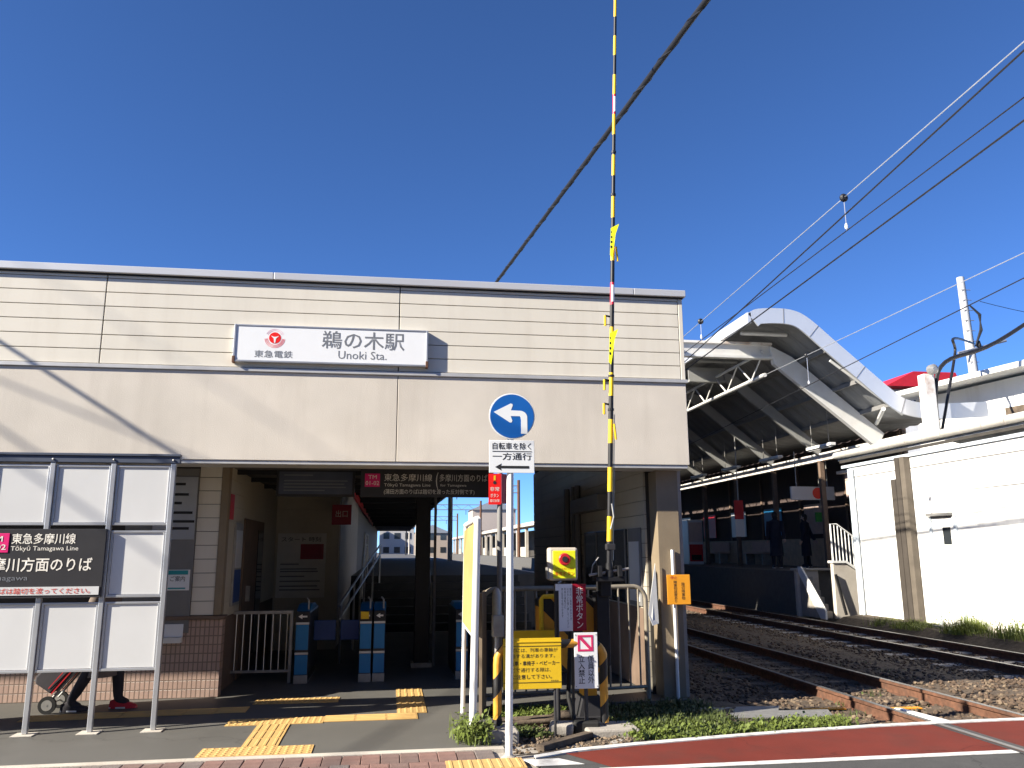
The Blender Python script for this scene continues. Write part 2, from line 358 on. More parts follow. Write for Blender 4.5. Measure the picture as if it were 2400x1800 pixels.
# loose ballast stones, far too many to count
def rocks(name, m, cnt, fn, rmin, rmax, seed):
    random.seed(seed); bm0 = bmesh.new(); bmesh.ops.create_icosphere(bm0, subdivisions=1, radius=1)
    base = [v.co.copy() for v in bm0.verts]; fs = [tuple(v.index for v in f.verts) for f in bm0.faces]; bm0.free()
    mb = MB()
    for _ in range(cnt):
        p = fn()
        if p is None: continue
        r = random.uniform(rmin, rmax); sc = Vector((random.uniform(.7, 1.3), random.uniform(.7, 1.3), random.uniform(.5, .9)))
        rot = Matrix.Rotation(random.uniform(0, 6.28), 3, 'Z') @ Matrix.Rotation(random.uniform(-.5, .5), 3, 'X')
        mb.add([Vector(p)+rot @ Vector((v.x*sc.x, v.y*sc.y, v.z*sc.z))*r*random.uniform(.8, 1.15) for v in base], fs)
    return mb.build(name, m, fixn=False)
def ballast_pt():
    y = 7.5+random.random()**1.8*16; x = random.uniform(3.7, 10.6)
    if any(abs(x-q) < .07 for q in (5.10, 6.167, 8.65, 9.717)): return None
    return (x, y, -.118 + (.03 if 6.7 < x < 8.1 else 0))
tag(rocks('ballast_stones', stone, 9000, ballast_pt, .014, .034, 1), 'brown grey ballast stones strewn between and beside the rails', 'ballast', kind='stuff')
tag(rocks('pale_ballast_stones', stone2, 4200, lambda: ballast_pt(), .012, .036, 2), 'paler beige stones scattered over the track ballast', 'ballast', kind='stuff')

# ---- rails and sleepers
def rail(x, label):
    t = thing('rail', label, 'rail', (x, 7.5, -.15), 'running rails of the two tracks')
    prof = [(-.062, -.150), (.062, -.150), (.062, -.138), (.010, -.118), (.010, -.040), (.033, -.030), (.033, .002), (-.033, .002), (-.033, -.030), (-.010, -.040), (-.010, -.118), (-.062, -.138)]
    MB().prism([(x+a, -6, c) for a, c in prof], (0, 140, 0)).build('rail_body', rust, t, bevel=.003)
    B(x-.026, -6, .0025, x+.026, 134, .0065).build('running_surface', railsteel, t)
    return t
for x, lb in ((5.10, 'rail nearest the station building, left rail of the near track'), (6.167, 'second rail from the station, right rail of the near track'),
              (8.65, 'third rail from the station, left rail of the far track'), (9.717, 'rail farthest from the station, beside the white building')):
    rail(x, lb)
    struct(B(x-.075, -6, -.004, x+.105, 7.44, .0015).build('flangeway_strip', rust if x > 20 else black))
ORD = ['first', 'second', 'third', 'fourth', 'fifth', 'sixth', 'seventh', 'eighth', 'ninth', 'tenth', 'eleventh', 'twelfth', 'thirteenth', 'fourteenth', 'fifteenth', 'sixteenth', 'seventeenth', 'eighteenth', 'nineteenth', 'twentieth', 'twenty first', 'twenty second']
for tr, xc in enumerate((5.633, 9.183)):
    sm = None
    for k in range(22):
        y = 8.05+k*.62
        if sm is None:
            o = MB().prism([(xc-1.0, y-.11, -.15), (xc-1.0, y+.11, -.15), (xc-1.0, y+.085, -.112), (xc-1.0, y-.085, -.112)], (2.0, 0, 0)).build('sleeper', concrete if tr else wood, org=(xc, y, -.15)); sm = o.data
        else:
            o = bpy.data.objects.new('sleeper', sm); COL.objects.link(o); o.location = (xc, y, -.15)
        od = ORD[k]; tag(o, ('timber sleeper under the near track, %s from the red crossing' % od if tr == 0 else 'concrete sleeper under the far track, %s from the red crossing' % od), 'sleeper', 'sleepers of the near track' if tr == 0 else 'sleepers of the far track')
# rail fastenings near the crossing
fm = None
for x in (5.10, 6.167):
    for k in range(7):
        y = 8.05+k*.62
        for sgn in (-1, 1):
            if fm is None:
                mb = MB().box(-.03, -.05, 0, .03, .05, .018).lathe((0, 0, .018), [(.016, 0), (.016, .02), (.008, .026)], 6)
                fm0 = mb.build('rail_clip', rust); fm = fm0.data; bpy.data.objects.remove(fm0)
            o = bpy.data.objects.new('rail_clip', fm); COL.objects.link(o); o.location = (x+sgn*.085, y, -.135)
            tag(o, 'small rusty clip holding a near track rail to its sleeper', 'rail clip', 'rail clips along the near track')
tag(MB().prism([(5.27, 7.50, -.09), (5.40, 7.50, -.09), (5.32, 8.25, -.09), (5.24, 8.28, -.09)], (0, 0, .07)).build('guard_timber', white_m, bevel=.015), 'short white guard block inside the left rail of the near track', 'guard block')
tag(B(6.24, 7.50, -.10, 6.60, 7.60, -.008).build('crossing_end_block', white_m, bevel=.006), 'white block at the crossing edge right of the second rail', 'guard block')
for x, y, l in ((4.72, 8.72, 'yellow marker plate lying left of the nearest rail'), (5.55, 8.62, 'yellow marker plate lying between the near track rails')):
    tag(MB().prism([(x-.22, y-.03, -.105), (x+.22, y-.05, -.105), (x+.22, y+.04, -.105), (x-.22, y+.05, -.105)], (0, 0, .012)).build('track_marker', orange), l, 'track marker')
# steel cover plates on the soil
for i, (a, b, c, d, l) in enumerate(((3.0, 8.30, 3.95, 8.52, 'grey steel cover plate near the station column, farther one'), (3.35, 7.95, 4.35, 8.26, 'grey steel cover plate near the station column, nearer one'))):
    tag(MB().prism([(a, b, -.02), (c, b-.06, -.02), (c+.12, d-.06, -.02), (a+.05, d, -.02)], (0, 0, .02)).build('cover_plate', steel, bevel=.003), l, 'cover plate')

# ================================================================== STATION BUILDING
YF = 8.8
st = thing('station_building', 'long cream station building with open entrance hall and flat roof', 'building', (-4, 10, 0))
fas = B(-12, YF+.03, 2.545, 3.33, YF+.30, 4.50).build('wall', darkgap, st)          # core behind cladding
fas['label'] = 'core of the fascia behind the siding boards'
for i, (a, b) in enumerate(((-12, -6.0), (-5.994, .046), (.054, 3.35))):
    B(a, YF, 2.54, b, YF+.031, 3.485).build('plaster_panel', plaster, st, bevel=.004)
cols = [-12, -9.25, -6.15, -3.05, .05, 3.30]
rows = [3.535+.156*k for k in range(7)]+[4.515]
for r in range(7):
    for c in range(5):
        B(cols[c]+.006, YF+.004, rows[r]+.004, cols[c+1]-.006, YF+.034, rows[r+1]-.004).build('siding_board', cream, st, bevel=.003)
B(3.302, YF+.002, 3.535, 3.352, YF+.36, 4.515).build('corner_trim', cream, st, bevel=.004)
B(-12, YF-.022, 3.488, 3.368, YF+.036, 3.528).build('ledge', ledge_m, st, bevel=.004)
for a, b in ((-12, -5.4), (-5.395, -1.33), (-1.325, 2.75), (2.755, 3.385)):
    B(a, YF-.045, 4.52, b, YF+.42, 4.60).build('roof_cap', cap_m, st, bevel=.006)
B(-12, YF-.012, 4.502, 3.36, YF+.2, 4.524).build('cap_shadow_gap', black, st)
B(-12, YF+.012, 2.50, 3.33, YF+.40, 2.538).build('soffit_trim', ledge_m, st, bevel=.004)
# right end return of the fascia
B(3.30, YF+.302, 2.545, 3.345, 14.0, 4.515).build('wall', plaster, st)
B(-12, YF+.42, 4.30, 3.30, 19.6, 4.44).build('roof', roofgrey, st)  # slab extended unseen past the hall to keep sky light out
# front wall: mosaic tile below, siding above
B(-12, 10.0, 0, -1.86, 10.16, .84).build('tile_base', tile_wall, st, bevel=.004)
B(-12, 9.97, .843, -1.84, 10.16, .885).build('sill', brown, st, bevel=.004)
B(-12, 10.03, .888, -1.92, 10.15, 2.62).build('wall', darkgap, st)
for k in range(11):
    B(-2.22, 10.0, .892+k*.157, -1.97, 10.028, .892+(k+1)*.157-.006).build('siding_board', cream, st, bevel=.003)
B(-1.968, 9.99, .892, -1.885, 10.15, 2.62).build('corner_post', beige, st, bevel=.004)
# grey ticket machine recess with notices
tm = thing('fare_notice_bay', 'grey fare panel with notices beside the entrance corner', 'notice panel', (-2.4, 9.99, .7))
B(-3.0, 9.985, .70, -2.225, 10.029, 2.56).build('backing', greywall, tm, bevel=.004)
B(-2.70, 9.972, 1.74, -2.235, 9.984, 2.46).build('fare_map', alu, tm)
for k, (zz, w) in enumerate(((2.36, .16), (2.24, .22), (2.14, .12), (2.03, .3), (1.93, .34), (1.85, .26))):
    B(-2.48, 9.968, zz, -2.48+w*.7, 9.9715, zz+.03).build('map_line', letdark, tm)
B(-2.52, 9.974, 1.17, -2.25, 9.984, 1.40).build('notice', signwhite, tm)
B(-2.50, 9.970, 1.345, -2.27, 9.9735, 1.392).build('notice_heading', letteal, tm)
text('ご案内', (-2.46, 1.27, -2.30, 1.33), 9.9735, letdark, tm)
B(-2.48, 9.970, 1.185, -2.29, 9.9735, 1.20).build('notice_rule', letteal, tm)
B(-2.62, 9.90, .60, -2.28, 9.98, .66).build('shelf', white_m, tm, bevel=.004)
B(-2.48, 9.965, .662, -2.28, 9.984, .80).build('leaflet', signwhite, tm)
# hall side wall (facing the gates)
B(-2.0, 10.162, 0, -1.90, 14.4, .84).build('tile_base', brown, st)
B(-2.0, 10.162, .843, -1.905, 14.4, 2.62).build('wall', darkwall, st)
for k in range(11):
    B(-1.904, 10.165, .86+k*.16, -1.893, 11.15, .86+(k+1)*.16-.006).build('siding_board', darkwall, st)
dr = B(-1.904, 11.25, 0, -1.880, 12.9, 2.03).build('door', brown, st, bevel=.004)
B(-1.879, 12.35, .2, -1.872, 12.8, 1.9).build('door_glass', glass, dr)
B(-1.88, 11.55, .95, -1.83, 11.60, 1.15).build('door_handle', steel, dr)
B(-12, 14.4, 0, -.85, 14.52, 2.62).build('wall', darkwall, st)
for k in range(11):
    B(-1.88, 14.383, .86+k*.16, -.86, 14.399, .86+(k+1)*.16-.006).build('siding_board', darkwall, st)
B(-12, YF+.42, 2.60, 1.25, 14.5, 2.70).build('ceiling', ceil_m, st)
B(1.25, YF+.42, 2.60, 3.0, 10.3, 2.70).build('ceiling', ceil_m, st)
# ceiling joists seen along the soffit
for y in (9.6, 10.5, 11.6, 12.8):
    B(-1.9, y, 2.54, 1.25, y+.06, 2.598).build('ceiling_joist', black, st)
# right wall of the hall, siding boards running back
B(3.0, 9.36, 0, 3.10, 16.9, 4.298).build('wall', darkgap, st)  # upper part unseen, raised to block light into the hall
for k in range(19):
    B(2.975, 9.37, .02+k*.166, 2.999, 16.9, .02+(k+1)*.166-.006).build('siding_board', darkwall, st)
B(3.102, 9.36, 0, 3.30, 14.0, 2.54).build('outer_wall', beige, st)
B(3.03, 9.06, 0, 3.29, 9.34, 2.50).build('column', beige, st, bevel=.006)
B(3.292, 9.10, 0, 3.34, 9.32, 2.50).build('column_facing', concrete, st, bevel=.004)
for x, r in ((2.92, .035), (2.90, .03), (2.94, .025)):
    pass
for y, r in ((12.6, .045), (12.9, .035), (13.4, .05)):
    MB().tube([(2.92, y, 0), (2.92, y, 2.6)], r, 10).build('drain_pipe', greywall, st, smooth=True)
B(2.80, 10.9, 2.15, 2.97, 12.6, 2.36).build('duct_box', greywall, st, bevel=.005)
B(2.952, 9.37, .02, 2.974, 12.4, .93).build('dimming_panel', brown, st, bevel=.003)  # brown sheet added to dim the sunlit wall behind the railing
B(2.95, 9.5, .95, 2.973, 10.0, 1.86).build('poster_case', greywall, st, bevel=.003)
B(2.942, 9.55, 1.0, 2.949, 9.95, 1.70).build('poster', panelwhite, st)
B(2.95, 10.1, .95, 2.973, 12.3, 1.86).build('window', glass, st, bevel=.003)
for y in (10.1, 10.83, 11.56, 12.28): B(2.94, y, .95, 2.949, y+.04, 1.86).build('window_bar', greywall, st)

# station name sign
sg = thing('station_name_sign', 'white box sign with red emblem and grey station name on the fascia', 'sign', (-.66, YF, 3.55))
SX0, SX1, SZ0, SZ1, SD = -1.70, .37, 3.585, 3.995, .056
ys = YF-SD
B(SX0+.01, ys+.006, SZ0+.01, SX1-.01, YF+.002, SZ1-.008).build('sign_body', steel, sg)
B(SX0+.02, ys, SZ0+.02, SX1-.02, ys+.005, SZ1-.018).build('sign_face', signwhite, sg)
for nm, a in (('frame_top', (SX0, ys-.006, SZ1-.016, SX1, YF+.001, SZ1)), ('frame_bottom', (SX0, ys-.006, SZ0, SX1, YF+.001, SZ0+.018)),
              ('frame_side', (SX0, ys-.008, SZ0+.001, SX0+.02, YF+.001, SZ1-.001)), ('frame_side', (SX1-.02, ys-.008, SZ0+.001, SX1, YF+.001, SZ1-.001))):
    B(*a).build(nm, alu, sg, bevel=.002)
for x in (SX0+.008, SX1-.01):
    B(x-.014, ys-.010, SZ0-.012, x+.014, YF, SZ0+.06).build('rusty_bracket', rust, sg, bevel=.003)
ex, ez = -1.275, 3.855
poly_y(arc(ex, ez, .062, 0, 2*math.pi, 28)[:-1], ys, .002, 'emblem_disc', logored, sg)
poly_y([(ex-.043, ez+.024), (ex-.012, ez+.012), (ex+.012, ez+.012), (ex+.043, ez+.024), (ex+.012, ez-.008), (ex+.006, ez-.056), (ex-.006, ez-.056), (ex-.012, ez-.008)], ys-.002, .0015, 'emblem_mark', signwhite, sg)
for r, w in ((.080, .0045), (.093, .004), (.106, .0035)):
    a0, a1 = math.pi*1.02, math.pi*1.98
    poly_y(arc(ex, ez-.004, r, a0, a1, 28)+arc(ex, ez-.004, r-w, a1, a0, 28), ys, .0015, 'emblem_ring', logored, sg)
for r, w in ((.082, .0018), (.097, .0014)):
    poly_y(arc(ex, ez, r, .45, math.pi-.45, 20)+arc(ex, ez, r-w, math.pi-.45, .45, 20), ys, .0015, 'emblem_ring', pink, sg)
text('東急電鉄', (-1.48, 3.635, -1.08, 3.715), ys, letgrey, sg, weight=.004)
text('鵜の木駅', (-.78, 3.755, .11, 3.955), ys, letgrey, sg, weight=.006)
text('Unoki Sta.', (-.60, 3.645, -.08, 3.735), ys, letgrey, sg)

# hanging signs in the hall
h1 = thing('hanging_notice_board', 'dark grey notice board hanging under the ceiling left of the line sign', 'sign', (-.9, 10.5, 2.3))
B(-1.41, 10.48, 2.27, -.45, 10.53, 2.598).build('board', charcoal, h1, bevel=.004)
B(-1.38, 10.474, 2.30, -.48, 10.479, 2.58).build('face', slate, h1)
for i, (w, zz) in enumerate(((.35, 2.53), (.78, 2.46), (.74, 2.42), (.76, 2.38), (.5, 2.34))):
    B(-1.32, 10.470, zz, -1.32+w, 10.4735, zz+.014).build('print_line', letgrey, h1)
h2 = thing('hanging_line_sign', 'black hanging sign with pink line badge and white platform direction text', 'sign', (.45, 10.0, 2.3))
B(-.36, 9.985, 2.24, 1.21, 10.03, 2.60).build('board', charcoal, h2, bevel=.004)
B(-.31, 9.978, 2.36, -.13, 9.984, 2.52).build('line_badge', pink, h2, bevel=.004)
text('TM', (-.27, 2.455, -.17, 2.50), 9.977, letwhite, h2); text('01-02', (-.30, 2.38, -.14, 2.43), 9.977, letwhite, h2)
text('東急多摩川線', (-.08, 2.43, .50, 2.52), 9.984, letwhite, h2); text('Tōkyū Tamagawa Line', (-.08, 2.355, .48, 2.405), 9.984, letwhite, h2)
text('(', (.545, 2.33, .575, 2.54), 9.984, letwhite, h2); text('多摩川方面のりば', (.59, 2.43, 1.18, 2.52), 9.984, letwhite, h2); text('for Tamagawa', (.60, 2.36, .92, 2.40), 9.984, letwhite, h2)
text('(蒲田方面のりばは踏切を渡った反対側です)', (-.08, 2.265, 1.02, 2.335), 9.984, letwhite, h2)
h3 = thing('red_hanging_sign', 'small red hanging sign at the corner of the hall back wall', 'sign', (-.72, 13.6, 2.1))
B(-.93, 13.58, 2.02, -.62, 13.62, 2.34).build('board', crimson, h3, bevel=.004)
text('出口', (-.87, 2.14, -.68, 2.25), 13.58, letwhite, h3)
MB().tube([(-.78, 13.6, 2.34), (-.78, 13.6, 2.60)], .012, 6).build('hanger', steel, h3)

# red notice and timetable on the hall side wall
rp = thing('red_wall_notice', 'small red notice high on the wall by the entrance corner', 'notice', (-1.89, 10.3, 2.0))
B(-1.892, 10.17, 1.98, -1.884, 10.40, 2.28).build('sheet', red, rp)
tt = thing('timetable_case', 'tall timetable case with dark blue lower panel on the hall side wall', 'notice case', (-1.89, 10.7, .9))
B(-1.892, 10.52, .95, -1.865, 11.02, 1.95).build('frame', steel, tt, bevel=.003)
B(-1.864, 10.56, 1.40, -1.860, 10.98, 1.86).build('timetable', panelwhite, tt); B(-1.864, 10.56, .99, -1.860, 10.98, 1.38).build('lower_panel', flapblue, tt)
wp = thing('hall_poster', 'large pale poster with dark red block on the back wall of the hall', 'poster', (-1.3, 14.36, 1.0))
B(-1.86, 14.372, .84, -1.06, 14.381, 1.90).build('sheet', mat('poster_paper', (.66, .64, .60), .6, var=.05), wp)
B(-1.48, 14.367, 1.47, -1.10, 14.371, 1.72).build('red_block', crimson, wp)
text('スタート 時刻', (-1.80, 1.76, -1.15, 1.84), 14.371, letdark, wp)
for k, (w, zz) in enumerate(((.3, 1.38), (.6, 1.30), (.62, 1.26), (.4, 1.18), (.66, 1.10), (.62, 1.02), (.66, .96))):
    B(-1.80, 14.367, zz, -1.80+w, 14.3705, zz+.018).build('print_line', letgrey, wp)

# barred fence left of the gates
fn = thing('hall_fence', 'low steel bar fence between the entrance corner and the gates', 'fence', (-1.55, 10.9, 0))
B(-1.98, 10.88, .83, -1.17, 10.92, .87).build('top_rail', steel, fn, bevel=.004); B(-1.92, 10.885, .13, -1.20, 10.915, .16).build('bottom_rail', steel, fn)
for x in (-1.97, -1.19): B(x-.02, 10.88, 0, x+.02, 10.92, .83).build('post', steel, fn, bevel=.003)
for k in range(8): MB().tube([(-1.86+k*.088, 10.9, .16), (-1.86+k*.088, 10.9, .83)], .007, 6).build('bar', alu, fn)

# ticket gates
def gate(x, w, label):
    t = thing('ticket_gate', label, 'ticket gate', (x, 10.8, 0), 'ticket gates across the hall')
    a, b = x-w/2, x+w/2
    B(a, 10.80, .02, b, 12.1, .86).build('body', charcoal, t, bevel=.02)
    B(a+.008, 10.785, .11, b-.008, 10.80, .34).build('kick_panel', gateblue, t, bevel=.004)
    B(a+.008, 10.785, .40, b-.008, 10.80, .70).build('front_panel', gateblue, t, bevel=.004)
    B(a+.004, 10.78, .345, b-.004, 10.80, .37).build('trim_strip', alu, t); B(a+.004, 10.78, .705, b-.004, 10.80, .73).build('trim_strip', alu, t)
    B(a, 10.79, 0, b, 12.1, .1).build('plinth', steel, t, bevel=.006)
    B(a+.01, 10.79, .74, b-.01, 10.80, .85).build('indicator', letdark, t)
    poly_y([(a+.03, .80), (a+.08, .83), (a+.08, .81), (b-.03, .81), (b-.03, .79), (a+.08, .79), (a+.08, .77)], 10.788, .002, 'arrow_mark', letwhite, t)
    MB().prism([(a, 10.82, .862), (a, 11.1, .93), (a, 11.5, .93), (a, 11.9, .862)], (w, 0, 0)).build('card_reader', gateblue, t, bevel=.006)
    MB().tube([(b-.03, 10.9, .86), (b-.03, 10.9, .99), (b-.06, 10.93, 1.02)], .012, 8).build('sensor_post', steel, t, smooth=True)
    return t
gate(-1.045, .17, 'slim blue ticket gate at the end of the bar fence'); 
g2 = gate(-.265, .155, 'left half of the middle pair of blue ticket gates'); gate(-.095, .15, 'right half of the middle pair of blue ticket gates')
B(-.33, 10.782, .76, -.23, 10.786, .85).build('yellow_label', yellow, g2)
g4 = gate(.95, .16, 'blue ticket gate half hidden behind the white side board')
for x0, x1, l in ((-.94, -.66, 'dark blue flap closing the gate lane by the fence'), (-.60, -.36, 'dark blue flap beside the middle gate pair')):
    tag(B(x0, 11.2, .47, x1, 11.23, .72).build('gate_flap', flapblue, bevel=.01), l, 'gate flap')

# stairs up to the platform, platform with roof, seen through the hall
stp = thing('platform_stairs', 'dark stairs rising from the gates to the platform', 'stairs', (1.5, 17, 0))
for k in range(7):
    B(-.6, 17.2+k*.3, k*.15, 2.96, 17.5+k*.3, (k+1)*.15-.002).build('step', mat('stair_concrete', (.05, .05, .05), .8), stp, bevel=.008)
for x in (-.55, .85):
    MB().tube([(x, 16.7, .95), (x, 17.2, .95), (x, 19.3, 2.0), (x, 22, 2.0)], .022, 8).build('handrail', steel, stp, smooth=True)
    MB().tube([(x, 16.7, .70), (x, 17.2, .70), (x, 19.3, 1.75), (x, 22, 1.75)], .018, 8).build('handrail', steel, stp, smooth=True)
    for y, z in ((16.8, 0), (18.2, .5), (19.6, 1.05), (21.8, 1.05)): MB().tube([(x, y, z), (x, y, z+.95)], .02, 8).build('post', steel, stp)
rh = thing('slope_handrail', 'pair of shiny sloping handrails left of the hall column', 'handrail', (-.6, 12.6, 0))
for za, zb in ((.86, 1.74), (.66, 1.52)): MB().tube([(-.70, 12.45, za-.04), (-.68, 12.6, za), (-.2, 19, zb)], .020, 8).build('rail', alu, rh, smooth=True)
for t in (0, .25, .5, .75, 1): MB().tube([(-.68+.48*t, 12.6+6.4*t, 0), (-.68+.48*t, 12.6+6.4*t, .86+.88*t)], .018, 8).build('post', alu, rh)
struct(B(-.8, 15, -.29, 3.0, 17.2, 0.0).build('passage_floor', floor_m))
pl = struct(B(-6, 19.3, -.28, 3.75, 150, 1.05).build('platform', hallfloor))
tag(B(3.60, 19.3, 1.051, 3.74, 150, 1.056).build('platform_edge_line', roadwhite), 'white line along the near platform edge', 'edge line')
pw = thing('platform_side_wall', 'pale boarded wall along the left side of the stair passage', 'wall', (-.8, 15, 0))
B(-.95, 14.53, 0, -.86, 60, 3.1).build('wall', greywall, pw)
for k in range(14):
    B(-.858, 14.6+k*.55, .02, -.84, 14.6+k*.55+.52, 2.9).build('board', mat('pale_boards', (.42, .40, .39), .6), pw)
B(-.83, 14.6, 2.78, -.79, 40, 2.95).build('red_trim', red, pw)
pr = thing('platform_roof', 'dark platform roof over the stairs behind the gates', 'roof', (0, 20, 2.9))
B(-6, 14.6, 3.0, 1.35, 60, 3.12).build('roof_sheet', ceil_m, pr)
for y in range(16, 46, 3): B(-1, y, 2.86, 1.3, y+.1, 2.998).build('rafter', black, pr)
B(1.352, 14.6, 2.96, 1.40, 60, 3.18).build('gutter', greywall, pr)
pc = thing('hall_column', 'dark steel column standing at the foot of the stairs', 'column', (.48, 12, 0))
B(.38, 12.0, 0, .59, 12.2, 2.6).build('shaft', black, pc, bevel=.01); B(.34, 11.96, 0, .63, 12.24, .06).build('base_plate', steel, pc)
MB().tube([(.66, 12.05, 0), (.66, 12.05, 2.55)], .02, 8).build('conduit', greywall, pc)

# ================================================================== NOTICE BOARD IN FRONT
nb = thing('notice_board', 'freestanding aluminium board of blank white panels with a dark line sign', 'notice board', (-2.9, 8.3, 0))
PX = [-6.42, -5.88, -5.34, -4.80, -4.26, -3.72, -3.18, -2.635, -2.09]
ZR = [(.53, 1.145), (1.185, 1.80), (1.85, 2.42)]
for i, x in enumerate(PX):
    B(x-.022, 8.262, .012, x+.022, 8.305, 2.44).build('post', alu, nb, bevel=.004)
    B(x-.09, 8.20, 0, x+.09, 8.36, .010).build('base_plate', paleconc, nb, bevel=.003)
for ci in range(8):
    a, b = PX[ci]+.024, PX[ci+1]-.024
    for ri, (z0, z1) in enumerate(ZR):
        if ri == 1 and 4 <= ci < 7: continue
        pn = B(a+.028, 8.285, z0+.028, b-.020, 8.297, z1-.022).build('panel', panelwhite, nb)
        for q in ((a+.006, 8.272, z0, b, 8.300, z0+.024), (a+.006, 8.272, z1-.02, b, 8.300, z1)): B(*q).build('panel_frame', alu, pn, bevel=.003)
        for q in ((a+.006, 8.273, z0+.0245, a+.026, 8.299, z1-.0205), (b-.018, 8.273, z0+.0245, b, 8.299, z1-.0205)): B(*q).build('panel_frame', alu, pn, bevel=.003)
B(PX[0]-.02, 8.255, 2.442, PX[-1]+.06, 8.315, 2.505).build('top_rail', slate, nb, bevel=.004)
B(PX[0]-.02, 8.24, 2.507, PX[-1]+.06, 8.315, 2.53).build('top_rail_cap', slate, nb, bevel=.003)
for x in PX: MB().lathe((x, 8.254, 2.47), [(.010, 0), (.010, .008), (.004, .011)], 8, 'y').build('bolt', steel, nb)
ls = thing('line_direction_sign', 'dark sign with pink badge and Japanese line name mounted on the notice board', 'sign', (-3.2, 8.24, 1.2))
B(-4.25, 8.235, 1.19, -2.635, 8.261, 1.815).build('board', charcoal, ls, bevel=.003)
B(-4.25, 8.229, 1.215, -2.655, 8.234, 1.29).build('white_strip', panelwhite, ls)
B(-3.72, 8.229, 1.60, -3.475, 8.234, 1.775).build('line_badge', pink, ls, bevel=.006)
text('TM', (-3.66, 1.70, -3.53, 1.75), 8.228, letwhite, ls, weight=.01); text('01-02', (-3.70, 1.625, -3.495, 1.675), 8.228, letwhite, ls, weight=.01)
text('東急多摩川線', (-3.455, 1.675, -2.90, 1.775), 8.234, letwhite, ls, weight=.01)
text('Tōkyū Tamagawa Line', (-3.455, 1.605, -2.87, 1.66), 8.234, letwhite, ls)
text('多摩川方面のりば', (-3.72, 1.425, -2.735, 1.555), 8.234, letwhite, ls, weight=.012)
text('for Tamagawa', (-3.80, 1.335, -3.28, 1.395), 8.234, letgrey, ls)
text('蒲田方面のりばは踏切を渡ってください。', (-3.90, 1.226, -2.73, 1.28), 8.228, letred, ls, weight=.008)

